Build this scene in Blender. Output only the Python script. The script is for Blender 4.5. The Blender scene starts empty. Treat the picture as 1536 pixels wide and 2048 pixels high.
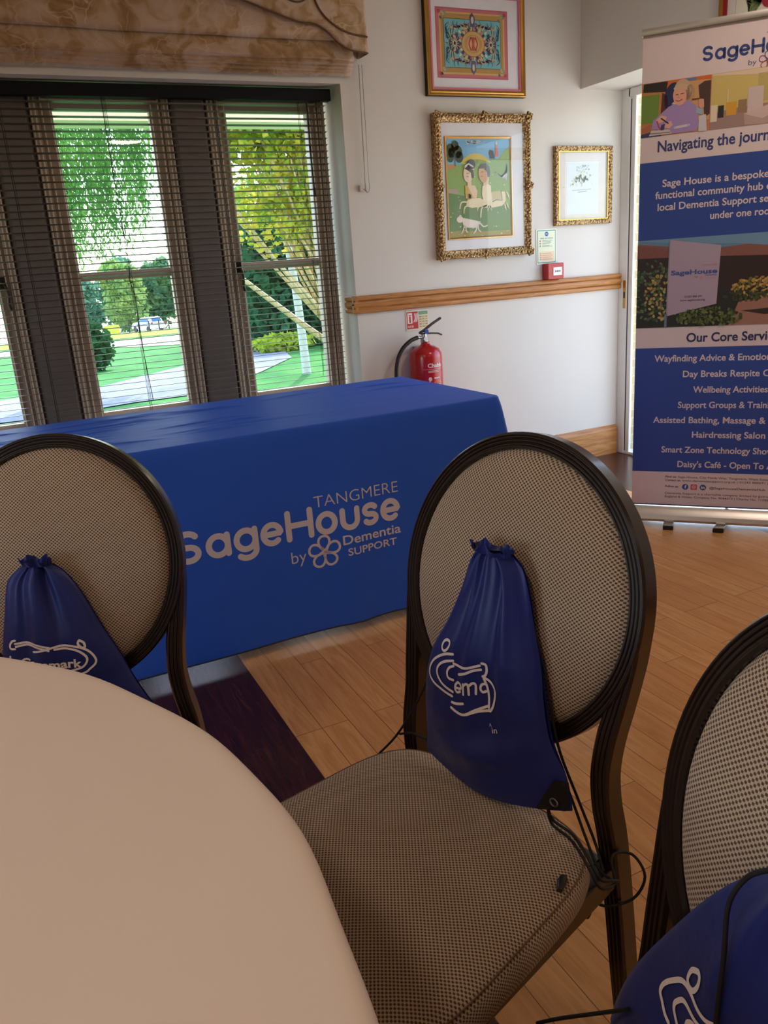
import bpy, math, random
from math import sin, cos, pi, radians, sqrt, atan2
from mathutils import Vector, Matrix
from mathutils.bvhtree import BVHTree

sc = bpy.context.scene
COL = sc.collection

# ------------------------------------------------------------------ camera
FPX, YAW, PITCH, ROLL = 1592.66, .433903, .299609, -.0711711
F = Vector((sin(YAW)*cos(PITCH), cos(YAW)*cos(PITCH), -sin(PITCH)))
R0 = Vector((cos(YAW), -sin(YAW), 0)); U0 = R0.cross(F)
CR = R0*cos(ROLL) + U0*sin(ROLL); CU = U0*cos(ROLL) - R0*sin(ROLL)
cam = bpy.data.cameras.new('camera'); cam_o = bpy.data.objects.new('camera', cam); COL.objects.link(cam_o)
cam.sensor_fit = 'VERTICAL'; cam.sensor_height = 36.0; cam.lens = FPX/2048*36.0
cam.clip_start = .02; cam.clip_end = 500
cam_o.matrix_world = Matrix(((CR.x, CU.x, -F.x, 0), (CR.y, CU.y, -F.y, 0), (CR.z, CU.z, -F.z, 1.22), (0, 0, 0, 1)))
sc.camera = cam_o

# ------------------------------------------------------------------ exposure, world, sun, lamps
sc.view_settings.view_transform = 'Standard'; sc.view_settings.look = 'None'
sc.view_settings.exposure = 0.30; sc.view_settings.gamma = 1.0
try: sc.view_settings.use_curve_mapping = False
except Exception: pass
sc.cycles.max_bounces = 10; sc.cycles.diffuse_bounces = 6; sc.cycles.transparent_max_bounces = 24
sc.cycles.sample_clamp_indirect = 6.0; sc.cycles.caustics_reflective = False; sc.cycles.caustics_refractive = False

W = bpy.data.worlds.new('world'); sc.world = W; W.use_nodes = True
wn = W.node_tree.nodes; wl = W.node_tree.links; wn.clear()
sky = wn.new('ShaderNodeTexSky'); sky.sky_type = 'NISHITA'; sky.sun_disc = False
sky.sun_elevation = radians(50); sky.sun_rotation = radians(24); sky.air_density = 1.0; sky.dust_density = 1.0; sky.ozone_density = 2.0
bg = wn.new('ShaderNodeBackground'); bg.inputs['Strength'].default_value = 1.2
wo = wn.new('ShaderNodeOutputWorld')
mxs = wn.new('ShaderNodeMix'); mxs.data_type = 'RGBA'; mxs.inputs[0].default_value = .35; mxs.inputs[7].default_value = (.95, .97, 1.0, 1)
wl.new(sky.outputs['Color'], mxs.inputs[6]); wl.new(mxs.outputs[2], bg.inputs['Color']); wl.new(bg.outputs['Background'], wo.inputs['Surface'])

def lamp(name, kind, loc, energy, color, size=.3, direction=(0, 0, -1), sy=None):
    l = bpy.data.lights.new(name, kind); l.energy = energy; l.color = color
    o = bpy.data.objects.new(name, l); COL.objects.link(o); o.location = loc
    o.rotation_euler = Vector(direction).to_track_quat('-Z', 'Y').to_euler()
    if kind == 'AREA':
        l.shape = 'RECTANGLE' if sy else 'DISK'; l.size = size
        if sy: l.size_y = sy
    return o
SUN = lamp('sun', 'SUN', (0, 20, 30), 4.6, (1, .94, .84), direction=(-.28, -.62, -.78)); SUN.data.angle = radians(.6)
WARM = (1, .80, .66)
for lx, ly, le in ((-2.4, 1.0, 9), (-.8, .1, 9), (2.5, 1.5, 11), (1.7, -1.6, 6), (-2.2, -1.6, 6)):
    lamp('ceiling_lamp', 'AREA', (lx, ly, 2.68), le, WARM, .34)
for nm, loc, d, sx, sy in (('window_portal', (.66, 4.12, 1.3), (0, -1, 0), 2.6, 1.4), ('door_portal', (3.62, 2.95, 1.02), (-1, 0, 0), 1.7, 2.0), ('added_opening_portal', (-3.72, .05, 1.45), (1, 0, 0), 1.9, 1.4)):  # the side portal serves an unseen opening added for fill daylight
    p = lamp(nm, 'AREA', loc, 1, (1, 1, 1), sx, d, sy); p.data.cycles.is_portal = True

# ------------------------------------------------------------------ colour + materials
def L(c):
    if isinstance(c, str):
        c = c.lstrip('#'); c = [int(c[i:i+2], 16) for i in (0, 2, 4)]
    o = []
    for v in c[:3]:
        v = v/255.0
        o.append(v/12.92 if v <= .04045 else ((v+.055)/1.055)**2.4)
    return (*o, 1.0)

class N:
    """tiny node-building helper"""
    def __init__(s, name):
        s.m = bpy.data.materials.new(name); s.m.use_nodes = True
        s.t = s.m.node_tree; s.t.nodes.clear()
        s.out = s.t.nodes.new('ShaderNodeOutputMaterial')
    def n(s, typ, **kw):
        k = s.t.nodes.new(typ)
        for a, v in kw.items():
            if a.startswith('i_'):
                key = a[2:]
                key = int(key) if key.isdigit() else key
                s.set(k.inputs[key], v)
            else: setattr(k, a, v)
        return k
    def set(s, sock, v):
        if isinstance(v, bpy.types.NodeSocket): s.t.links.new(v, sock)
        else: sock.default_value = v
    def math(s, op, a, b=0.0, c=None):
        k = s.n('ShaderNodeMath', operation=op); s.set(k.inputs[0], a); s.set(k.inputs[1], b)
        if c is not None: s.set(k.inputs[2], c)
        return k.outputs[0]
    def mix(s, f, a, b):
        k = s.n('ShaderNodeMix', data_type='RGBA'); s.set(k.inputs[0], f); s.set(k.inputs[6], a); s.set(k.inputs[7], b)
        return k.outputs[2]
    def coord(s, kind='Object', scale=None, rot=None):
        c = s.n('ShaderNodeTexCoord').outputs[kind]
        if scale or rot:
            k = s.n('ShaderNodeMapping'); s.t.links.new(c, k.inputs['Vector'])
            if scale: k.inputs['Scale'].default_value = scale
            if rot: k.inputs['Rotation'].default_value = rot
            c = k.outputs[0]
        return c
    def noise(s, vec, scale, detail=3, rough=.5, dist=0):
        k = s.n('ShaderNodeTexNoise'); s.set(k.inputs['Vector'], vec); k.inputs['Scale'].default_value = scale
        k.inputs['Detail'].default_value = detail; k.inputs['Roughness'].default_value = rough; k.inputs['Distortion'].default_value = dist
        return k.outputs[0]
    def ramp(s, f, stops):
        k = s.n('ShaderNodeValToRGB'); s.set(k.inputs[0], f); e = k.color_ramp.elements
        e[0].position, e[0].color = stops[0]; e[1].position, e[1].color = stops[-1]
        for p, c in stops[1:-1]:
            x = e.new(p); x.color = c
        return k.outputs[0]
    def bump(s, h, strength=.3, dist=.002, normal=None):
        k = s.n('ShaderNodeBump'); s.set(k.inputs['Height'], h); k.inputs['Strength'].default_value = strength
        k.inputs['Distance'].default_value = dist
        if normal is not None: s.set(k.inputs['Normal'], normal)
        return k.outputs[0]
    def bsdf(s, color, rough=.6, metal=0.0, spec=.5, normal=None, **kw):
        k = s.n('ShaderNodeBsdfPrincipled'); s.set(k.inputs['Base Color'], color); s.set(k.inputs['Roughness'], rough)
        k.inputs['Metallic'].default_value = metal; k.inputs['Specular IOR Level'].default_value = spec
        if normal is not None: s.set(k.inputs['Normal'], normal)
        for a, v in kw.items(): s.set(k.inputs[a.replace('_', ' ')], v)
        return k.outputs[0]
    def done(s, shader):
        s.t.links.new(shader, s.out.inputs['Surface']); return s.m

_cache = {}
def plain(name, c, rough=.6, metal=0.0, spec=.5, var=.06, scale=14.0):
    key = (name, str(c))
    if key in _cache: return _cache[key]
    g = N(name); col = L(c)
    v = g.noise(g.coord(), scale, 3)
    a = tuple(x*(1-var) for x in col[:3])+(1,); b = tuple(min(1, x*(1+var)) for x in col[:3])+(1,)
    m = g.done(g.bsdf(g.mix(v, a, b), rough, metal, spec)); _cache[key] = m
    return m
def ink(c, rough=.55): return plain('print_'+str(c).strip('#'), c, rough, var=.02)

def mat_wall():
    g = N('painted_plaster'); v = g.noise(g.coord(), 1.3, 4)
    fine = g.noise(g.coord(), 260, 2)
    return g.done(g.bsdf(g.mix(v, L((212, 206, 197)), L((220, 215, 207))), .62, spec=.35, normal=g.bump(fine, .06, .001)))
M_WALL = mat_wall()
M_CEIL = plain('ceiling_paint', (235, 232, 226), .8)
M_SILLW = plain('white_gloss_paint', (238, 238, 234), .3)

def mat_floor():
    g = N('strip_wood_floor'); c = g.coord('Object')
    sx = g.n('ShaderNodeSeparateXYZ'); g.t.links.new(c, sx.inputs[0]); X, Y = sx.outputs[0], sx.outputs[1]
    cb = g.n('ShaderNodeCombineXYZ'); g.set(cb.inputs[0], Y); g.set(cb.inputs[1], g.math('ADD', X, .015))
    br = g.n('ShaderNodeTexBrick', offset=.37, offset_frequency=3)
    g.t.links.new(cb.outputs[0], br.inputs['Vector'])
    for k, v in (('Color1', (0, 0, 0, 1)), ('Color2', (1, 1, 1, 1)), ('Mortar', (.5, .5, .5, 1)), ('Scale', 1.0), ('Mortar Size', .0011), ('Mortar Smooth', .2), ('Brick Width', .62), ('Row Height', .08)):
        br.inputs[k].default_value = v
    tone, gap = br.outputs[0], br.outputs[1]
    st = g.n('ShaderNodeMapping'); g.t.links.new(c, st.inputs[0]); st.inputs['Scale'].default_value = (26, 2.2, 1)
    ofs = g.n('ShaderNodeVectorMath', operation='ADD'); g.t.links.new(st.outputs[0], ofs.inputs[0])
    cb2 = g.n('ShaderNodeCombineXYZ'); g.set(cb2.inputs[2], g.math('MULTIPLY', tone, 37.0)); g.set(cb2.inputs[1], g.math('MULTIPLY', tone, 11.0)); g.t.links.new(cb2.outputs[0], ofs.inputs[1])
    grain = g.noise(ofs.outputs[0], 1.6, 6, .62, 1.4)
    lightw = g.ramp(grain, [(.25, L((184, 128, 70))), (.55, L((222, 168, 104))), (.8, L((236, 190, 128)))])
    lightw = g.mix(g.math('MULTIPLY', tone, .5), lightw, L((190, 130, 74)))
    blot = g.noise(c, 2.6, 4)
    lightw = g.mix(g.math('MULTIPLY', blot, .28), lightw, L((176, 118, 64)))
    darkw = g.ramp(grain, [(.3, L((44, 20, 12))), (.6, L((74, 36, 22))), (.85, L((112, 60, 36)))])
    d1 = g.math('MULTIPLY', g.math('GREATER_THAN', X, .225), g.math('LESS_THAN', X, .545))
    d2 = g.math('GREATER_THAN', X, 2.865)
    col = g.mix(g.math('MAXIMUM', d1, d2), lightw, darkw)
    col = g.mix(g.math('MULTIPLY', gap, .75), col, L((40, 24, 16)))
    scr = g.noise(g.coord('Object', (60, 9, 1)), 3, 5, .7)
    rough = g.math('MULTIPLY_ADD', scr, .16, .17)
    h = g.math('SUBTRACT', g.math('MULTIPLY', grain, .15), gap)
    return g.done(g.bsdf(col, rough, spec=.45, normal=g.bump(h, .25, .0012)))
M_FLOOR = mat_floor()

def mat_oak(name='oak_moulding', axis=0, dark=(150, 92, 44), light=(206, 148, 84)):
    g = N(name); sc3 = [22, 22, 22]; sc3[axis] = 2.2
    gr = g.noise(g.coord('Object', tuple(sc3)), 1.5, 6, .6, 1.8)
    col = g.ramp(gr, [(.3, L(dark)), (.5, L([(a+b)/2 for a, b in zip(dark, light)])), (.75, L(light))])
    return g.done(g.bsdf(col, .38, spec=.4, normal=g.bump(gr, .12, .001)))
M_OAK = mat_oak()
M_OAKY = mat_oak('oak_moulding_return', 1)

def mat_weave():
    g = N('woven_upholstery'); uv = g.n('ShaderNodeTexCoord').outputs['UV']
    s = g.n('ShaderNodeSeparateXYZ'); g.t.links.new(uv, s.inputs[0])
    jit = g.noise(uv, 55, 2)
    u = g.math('MULTIPLY', g.math('ADD', s.outputs[0], g.math('MULTIPLY', jit, .0012)), 2*pi/.0066)
    v = g.math('MULTIPLY', g.math('ADD', s.outputs[1], g.math('MULTIPLY', jit, .0012)), 2*pi/.0060)
    p = g.math('MULTIPLY', g.math('COSINE', u), g.math('COSINE', v))
    k = g.n('ShaderNodeMapRange', interpolation_type='SMOOTHSTEP'); g.set(k.inputs[0], p); k.inputs[1].default_value = -.12; k.inputs[2].default_value = .34
    big = g.noise(uv, 9, 3)
    la = g.mix(big, L((178, 158, 136)), L((194, 176, 154)))
    col = g.mix(k.outputs[0], la, L((92, 68, 52)))
    fz = g.noise(uv, 900, 2)
    hh = g.math('ADD', g.math('MULTIPLY', k.outputs[0], -1.0), g.math('MULTIPLY', fz, .35))
    return g.done(g.bsdf(col, .85, spec=.2, normal=g.bump(hh, .5, .0012), Sheen_Weight=.15))
M_WEAVE = mat_weave()

def mat_frame():
    g = N('dark_mahogany_finish'); gr = g.noise(g.coord('Object', (30, 30, 4)), 2, 5, .6, 1)
    return g.done(g.bsdf(g.mix(gr, L((16, 9, 8)), L((36, 21, 15))), .3, spec=.5, Coat_Weight=.25, Coat_Roughness=.15))
M_FRAME = mat_frame()

def cloth_mat(name, c1, c2, rough=.6, transl=.0, scale=3, bumpk=.25, sheen=.1, bdist=.004, stretch=(1, 1, 1), spec=.3):
    g = N(name); co = g.coord('Object', stretch)
    n1 = g.noise(co, scale, 4, .55, .6); fine = g.noise(g.coord('Object'), 700, 1)
    h = g.math('ADD', n1, g.math('MULTIPLY', fine, .03))
    nb = g.bump(h, bumpk, bdist)
    sh = g.bsdf(g.mix(n1, L(c1), L(c2)), rough, spec=spec, normal=nb, Sheen_Weight=sheen)
    if transl:
        tr = g.n('ShaderNodeBsdfTranslucent'); tr.inputs[0].default_value = L(c2)
        mx = g.n('ShaderNodeMixShader'); mx.inputs[0].default_value = transl
        g.t.links.new(sh, mx.inputs[1]); g.t.links.new(tr.outputs[0], mx.inputs[2]); sh = mx.outputs[0]
    return g.done(sh)
M_WHITECLOTH = cloth_mat('white_table_linen', (222, 204, 190), (230, 214, 200), .75, scale=2.2, bumpk=.12, bdist=.006)
M_BLUECLOTH = cloth_mat('royal_blue_polyester', (46, 92, 204), (54, 102, 214), .5, .05, scale=2.6, bumpk=.30, bdist=.008, stretch=(1.2, 5, 3), spec=.12, sheen=0)
M_BAG = cloth_mat('navy_blue_nylon', (12, 26, 92), (17, 36, 114), .45, scale=9, bumpk=.5, bdist=.005, spec=.4)
M_BAGDK = plain('black_nylon_patch', (14, 12, 18), .5)
M_CORD = plain('black_cord', (9, 9, 11), .7)
M_PRINTW = plain('white_screen_print', (226, 216, 216), .6, var=.03)

def mat_metal(name, c, rough=.25): return plain(name, c, rough, 1.0, var=.08)
M_STEEL = mat_metal('brushed_steel', (190, 190, 190), .3)
M_ALU = mat_metal('anodised_aluminium', (196, 192, 188), .38)
M_BRASS = mat_metal('brass', (190, 150, 80), .3)
M_BLACK = plain('black_plastic', (16, 16, 18), .4)
M_RED = plain('red_enamel', (178, 18, 28), .22, spec=.6, var=.03)

def mat_glass(name='window_glass', refl=1.0):
    g = N(name); fr = g.n('ShaderNodeFresnel'); g.set(fr.inputs[0], g.math('MULTIPLY_ADD', g.n('ShaderNodeNewGeometry').outputs['Backfacing'], 1/1.45-1.45, 1.45))
    tr = g.n('ShaderNodeBsdfTransparent'); gl = g.n('ShaderNodeBsdfGlossy'); gl.inputs['Roughness'].default_value = .01
    mx = g.n('ShaderNodeMixShader'); g.set(mx.inputs[0], g.math('MULTIPLY', fr.outputs[0], refl))
    g.t.links.new(tr.outputs[0], mx.inputs[1]); g.t.links.new(gl.outputs[0], mx.inputs[2])
    return g.done(mx.outputs[0])
M_GLASS = mat_glass()

def mat_leaf(name, c1, c2, transl=.45, scale=1.5):
    g = N(name); n1 = g.noise(g.coord('Object'), scale, 4, .7)
    col = g.ramp(n1, [(.35, L(c1)), (.65, L(c2))])
    d = g.n('ShaderNodeBsdfDiffuse'); g.set(d.inputs[0], col)
    t = g.n('ShaderNodeBsdfTranslucent'); g.set(t.inputs[0], col)
    mx = g.n('ShaderNodeMixShader'); mx.inputs[0].default_value = transl
    g.t.links.new(d.outputs[0], mx.inputs[1]); g.t.links.new(t.outputs[0], mx.inputs[2])
    return g.done(mx.outputs[0])

# ------------------------------------------------------------------ mesh helper
MATS = {}
class MB:
    def __init__(s): s.v = []; s.f = []; s.mi = []; s.uv = {}; s.m = 0
    def add(s, vs, fs, uv=None):
        b = len(s.v); s.v += [tuple(p) for p in vs]
        for k, f in enumerate(fs):
            if uv: s.uv[len(s.f)] = [uv[i] for i in f]
            s.f.append(tuple(b+i for i in f)); s.mi.append(s.m)
        return s
    def box(s, x0, x1, y0, y1, z0, z1):
        vs = [(x, y, z) for z in (z0, z1) for y in (y0, y1) for x in (x0, x1)]
        return s.add(vs, [(0, 2, 3, 1), (4, 5, 7, 6), (0, 1, 5, 4), (2, 6, 7, 3), (0, 4, 6, 2), (1, 3, 7, 5)])
    def grid(s, fn, nu, nv, closed=False, uvfn=None):
        vs = []; uv = []
        for j in range(nv+1):
            for i in range(nu if closed else nu+1):
                vs.append(fn(i/nu, j/nv)); uv.append(uvfn(i/nu, j/nv) if uvfn else (i/nu, j/nv))
        w = nu if closed else nu+1; fs = []
        for j in range(nv):
            for i in range(nu):
                a = j*w+i; b = j*w+(i+1) % w
                fs.append((a, b, b+w, a+w))
        return s.add(vs, fs, uv if uvfn else None)
    def tube(s, pts, r, n=8, cap=True):
        pts = [Vector(p) for p in pts]; vs = []; fs = []; prev = None
        for i, p in enumerate(pts):
            t = (pts[min(i+1, len(pts)-1)]-pts[max(i-1, 0)])
            if t.length < 1e-9: t = Vector((0, 0, 1))
            t.normalize()
            if prev is None: a = t.orthogonal().normalized()
            else:
                a = prev-t*prev.dot(t)
                a = a.normalized() if a.length > 1e-6 else t.orthogonal().normalized()
            prev = a; b = t.cross(a); rr = r[i] if isinstance(r, (list, tuple)) else r
            for k in range(n): vs.append(p+a*(rr*cos(2*pi*k/n))+b*(rr*sin(2*pi*k/n)))
        for i in range(len(pts)-1):
            for k in range(n): fs.append((i*n+k, i*n+(k+1) % n, (i+1)*n+(k+1) % n, (i+1)*n+k))
        if cap: fs.append(tuple(range(n))[::-1]); fs.append(tuple((len(pts)-1)*n+k for k in range(n)))
        return s.add(vs, fs)
    def lathe(s, prof, c=(0, 0), n=32, axis='z'):
        vs = []; fs = []
        for r, z in prof:
            for k in range(n):
                a = 2*pi*k/n; vs.append((c[0]+r*cos(a), c[1]+r*sin(a), z))
        for i in range(len(prof)-1):
            for k in range(n): fs.append((i*n+k, i*n+(k+1) % n, (i+1)*n+(k+1) % n, (i+1)*n+k))
        if prof[0][0] > 1e-6: fs.append(tuple(range(n))[::-1])
        if prof[-1][0] > 1e-6: fs.append(tuple((len(prof)-1)*n+k for k in range(n)))
        return s.add(vs, fs)
    def sweep(s, rings, closed=False, caps=True):
        n = len(rings[0]); vs = [p for r in rings for p in r]; fs = []; m = len(rings)
        for i in range(m if closed else m-1):
            for k in range(n):
                j = (i+1) % m; fs.append((i*n+k, i*n+(k+1) % n, j*n+(k+1) % n, j*n+k))
        if caps and not closed: fs.append(tuple(range(n))[::-1]); fs.append(tuple((m-1)*n+k for k in range(n)))
        return s.add(vs, fs)
    def prism(s, poly, fn):
        """poly: 2-D outline; fn(p, k) -> 3-D for k = 0 (near) and 1 (far)"""
        n = len(poly); vs = [fn(p, 0) for p in poly]+[fn(p, 1) for p in poly]
        fs = [tuple(range(n))[::-1], tuple(range(n, 2*n))]+[(i, (i+1) % n, n+(i+1) % n, n+i) for i in range(n)]
        return s.add(vs, fs)
    def build(s, name, mats, parent=None, smooth=None, bevel=0, loc=None, xf=None):
        if not isinstance(mats, (list, tuple)): mats = [mats]
        me = bpy.data.meshes.new(name)
        root = parent
        inv = Matrix.Identity(4)
        if parent is not None: inv = MATS[parent.name].inverted()
        elif loc is not None: inv = Matrix.Translation(loc).inverted()
        X = inv @ (xf or Matrix.Identity(4))
        me.from_pydata([X @ Vector(v) for v in s.v], [], s.f)
        for m in mats: me.materials.append(m)
        me.polygons.foreach_set('material_index', s.mi)
        if s.uv:
            l = me.uv_layers.new(name='UVMap')
            for fi, c in s.uv.items():
                for k, li in enumerate(me.polygons[fi].loop_indices): l.data[li].uv = c[k]
        me.update()
        if smooth is not None:
            me.polygons.foreach_set('use_smooth', [True]*len(me.polygons))
            me.set_sharp_from_angle(angle=radians(smooth))
        o = bpy.data.objects.new(name, me); COL.objects.link(o)
        if parent is not None:
            o.parent = parent; MATS[o.name] = MATS[parent.name]
        else:
            MATS[o.name] = Matrix.Translation(loc) if loc is not None else Matrix.Identity(4)
            if loc is not None: o.location = loc
        if bevel:
            b = o.modifiers.new('bevel', 'BEVEL'); b.width = bevel; b.segments = 2; b.limit_method = 'ANGLE'; b.angle_limit = radians(40)
        return o

def tag(o, label, cat, group=None, kind=None):
    if label: o['label'] = label
    if cat: o['category'] = cat
    if group: o['group'] = group
    if kind: o['kind'] = kind
    return o
def thing(name, label, cat, loc=(0, 0, 0), rz=0.0, group=None):
    o = bpy.data.objects.new(name, None); COL.objects.link(o); o.empty_display_size = .1
    o.location = loc; o.rotation_euler = (0, 0, rz)
    MATS[o.name] = Matrix.Translation(loc) @ Matrix.Rotation(rz, 4, 'Z')
    return tag(o, label, cat, group)
def struct(o, label=None): o['kind'] = 'structure'; return o

def arc(cx, cy, rx, ry, a0, a1, n=16):
    return [(cx+rx*cos(radians(a0+(a1-a0)*i/n)), cy+ry*sin(radians(a0+(a1-a0)*i/n))) for i in range(n+1)]
def smoothpts(pts, n=4):
    out = []; P = [Vector(p) for p in pts]
    for i in range(len(P)-1):
        p0, p1, p2, p3 = P[max(i-1, 0)], P[i], P[i+1], P[min(i+2, len(P)-1)]
        for k in range(n):
            t = k/n; t2 = t*t; t3 = t2*t
            out.append(tuple(.5*((2*p1)+(p2-p0)*t+(2*p0-5*p1+4*p2-p3)*t2+(3*p1-p0-3*p2+p3)*t3)))
    out.append(tuple(P[-1])); return out

# ------------------------------------------------------------------ flat prints (signs, banner, pictures, logos)
_fc = {}
def font_mesh(body, bold, size=1.0):
    key = (body, bold)
    if key in _fc: return _fc[key]
    cu = bpy.data.curves.new('tmp', 'FONT'); cu.body = body; cu.size = 1; cu.offset = bold; cu.resolution_u = 4
    ob = bpy.data.objects.new('tmp', cu); COL.objects.link(ob)
    bpy.context.view_layer.update()
    me = ob.evaluated_get(bpy.context.evaluated_depsgraph_get()).to_mesh()
    vs = [(v.co.x, v.co.y) for v in me.vertices]; fs = [tuple(p.vertices) for p in me.polygons]
    ob.evaluated_get(bpy.context.evaluated_depsgraph_get()).to_mesh_clear()
    bpy.data.objects.remove(ob); bpy.data.curves.remove(cu)
    _fc[key] = (vs, fs); return vs, fs

class Print:
    """coloured flat shapes laid on a surface: coordinates (s, t) on it, layer k lifts by k*step"""
    def __init__(s, fn, step=.0003): s.fn = fn; s.step = step; s.mb = MB(); s.mats = []; s.k = 1
    def mat(s, c):
        m = ink(c) if not isinstance(c, bpy.types.Material) else c
        if m not in s.mats: s.mats.append(m)
        s.mb.m = s.mats.index(m)
    def put(s, vs, fs, c, k=None):
        s.mat(c); kk = s.k if k is None else k
        s.mb.add([s.fn(x, y, kk*s.step) for x, y in vs], fs); return s
    def poly(s, pts, c, k=None): return s.put(pts, [tuple(range(len(pts)))], c, k)
    def rect(s, x0, x1, y0, y1, c, k=None): return s.poly([(x0, y0), (x1, y0), (x1, y1), (x0, y1)], c, k)
    def ell(s, cx, cy, rx, ry, c, k=None, n=24, rot=0):
        ca, sa = cos(rot), sin(rot); P = []
        for i in range(n):
            a = 2*pi*i/n; u, v = rx*cos(a), ry*sin(a); P.append((cx+u*ca-v*sa, cy+u*sa+v*ca))
        return s.poly(P, c, k)
    def line(s, pts, w, c, k=None, cap=True, taper=None):
        P = [Vector((p[0], p[1])) for p in pts]; vs = []; fs = []; n = len(P)
        closed = (P[0]-P[-1]).length < 1e-6
        for i, p in enumerate(P):
            a = P[i-1] if i else (P[-2] if closed else P[0]); b = P[i+1] if i < n-1 else (P[1] if closed else P[-1])
            t = b-a
            if t.length < 1e-9: t = Vector((1, 0))
            t.normalize(); q = Vector((-t.y, t.x)); hw = w/2*(taper(i/(n-1)) if taper else 1)
            vs += [p+q*hw, p-q*hw]
        for i in range(n-1): fs.append((2*i+1, 2*i+3, 2*i+2, 2*i))
        s.put([tuple(v) for v in vs], fs, c, k)
        if cap and not closed and not taper:
            s.ell(P[0].x, P[0].y, w/2, w/2, c, k, 12); s.ell(P[-1].x, P[-1].y, w/2, w/2, c, k, 12)
        return s
    def text(s, body, x, y, h, c, w=None, bold=0.0, align='l', k=None, rot=0, skew=0):
        """cap height h; optional total width w; y = baseline"""
        vs, fs = font_mesh(body, bold)
        if not vs: return s
        x0 = min(v[0] for v in vs); x1 = max(v[0] for v in vs); sy = h/.727; sx = w/(x1-x0) if w else sy
        W_ = (x1-x0)*sx; ox = {'l': 0, 'c': -W_/2, 'r': -W_}[align]
        ca, sa = cos(rot), sin(rot); P = []
        for vx, vy in vs:
            u = (vx-x0)*sx+ox; v_ = vy*sy; u += skew*v_
            P.append((x+u*ca-v_*sa, y+u*sa+v_*ca))
        return s.put(P, fs, c, k)
    def build(s, name, parent, label=None):
        o = s.mb.build(name, s.mats, parent)
        if label: o['label'] = label
        return o

def ptext(pr, prefix, rest, x0, x1, y, h, c, bold, k=None):
    """prefix spans x0..x1, the rest follows on at the same letter width"""
    a = font_mesh(prefix, bold)[0]; b = font_mesh(prefix+rest, bold)[0]
    wa = max(v[0] for v in a)-min(v[0] for v in a); wb_ = max(v[0] for v in b)-min(v[0] for v in b)
    pr.text(prefix+rest, x0, y, h, c, w=(x1-x0)*wb_/wa, bold=bold, k=k)
def letters_sagehouse(pr, boxes, base, xh, hH, sw, c, k=None):
    """rounded stroke lettering; boxes = (char, x0, x1)"""
    h = sw/2
    for ch, x0, x1 in boxes:
        a, b = x0+h, x1-h; m = (a+b)/2; lo, hi = base+h, base+xh-h; r = (b-a)/2; my = (lo+hi)/2; ry = (hi-lo)/2
        if ch in 'aog':
            pr.line(arc(m, my, r, ry, 0, 360, 28), sw, c, k)
        if ch == 'a': pr.line([(b, hi), (b, lo)], sw, c, k)
        if ch == 'g':
            d = lo-xh*.36
            pr.line([(b, hi), (b, d+r*.8)]+arc(m, d+r*.8, r, r*.8, 0, -140, 14), sw, c, k)
        if ch == 'e': pr.line([(a, my), (b, my)]+arc(m, my, r, ry, 0, 310, 26), sw, c, k)
        if ch == 'u': pr.line([(a, hi), (a, lo+r)]+arc(m, lo+r, r, r, 180, 360, 16)+[(b, hi)], sw, c, k)
        if ch == 'H':
            t = base+hH-h
            pr.line([(a, lo), (a, t)], sw, c, k); pr.line([(b, lo), (b, t)], sw, c, k); pr.line([(a, (lo+t)/2), (b, (lo+t)/2)], sw, c, k)
        if ch in 'sS':
            t = hi if ch == 's' else base+hH-h; q = (t-lo)/4
            pr.line(arc(m, t-q, r, q, 30, 270, 16)+arc(m, lo+q, r, q, 90, -150, 16)[1:], sw, c, k)

def flower(pr, cx, cy, R, w, cols, k=None):
    for i in range(5):
        a = pi/2+i*2*pi/5; px, py = cx+R*.56*cos(a), cy+R*.56*sin(a); P = []
        for j in range(25):
            t = 2*pi*j/24; u = R*.44*cos(t); v = R*.34*sin(t)*(1+.25*cos(t))
            P.append((px+u*cos(a)-v*sin(a), py+u*sin(a)+v*cos(a)))
        pr.line(P, w, cols[i % len(cols)], k)
    for i in range(5):
        a = pi/2+i*2*pi/5+.3
        pr.line(smoothpts([(cx, cy), (cx+R*.25*cos(a), cy+R*.25*sin(a)), (cx+R*.42*cos(a+.35), cy+R*.42*sin(a+.35))], 4), w*.45, cols[i % len(cols)], k)

# ================================================================== SETTING
YW = 3.808; XR = 3.11; XD = 3.405; ZC = 2.72; XL = -3.6; YF = -4.0
OX0, OX1, OZ0, OZ1 = -.42, 1.695, .565, 2.047        # window opening
fl = MB().box(XL, 3.75, YF, YW, -.06, 0); struct(fl.build('floor', M_FLOOR))
struct(MB().box(XL-.2, 3.6, YF-.2, YW+.25, ZC, ZC+.1).build('ceiling', M_CEIL))
wb = MB(); T = .245
wb.box(XL, OX0, YW, YW+T, 0, ZC); wb.box(OX1, XD+.06, YW, YW+T, 0, ZC)
wb.box(OX0, OX1, YW, YW+T, OZ1, ZC); wb.box(OX0, OX1, YW, YW+T, 0, OZ0)
struct(wb.build('wall_back', M_WALL))
wr = MB(); DY0, DZ1 = 2.05, 2.055
wr.box(XR, XD, DY0, YW, DZ1, ZC); wr.box(XR, XD, YF, DY0, 0, ZC); wr.box(XD, XD+.06, DY0, YW, 2.10, ZC)
struct(wr.build('wall_right', M_WALL))
wl_ = MB(); wl_.box(XL-.2, XL, YF, -.9, 0, ZC); wl_.box(XL-.2, XL, 1.0, YW, 0, ZC); wl_.box(XL-.2, XL, -.9, 1.0, 0, .75); wl_.box(XL-.2, XL, -.9, 1.0, 2.15, ZC)  # unseen opening added here to send cool daylight onto banner and chairs
struct(wl_.build('wall_left', M_WALL))
wf = MB()
wf.box(XL, XR, YF-.2, YF, 0, ZC)
struct(wf.build('wall_front', M_WALL))
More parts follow.
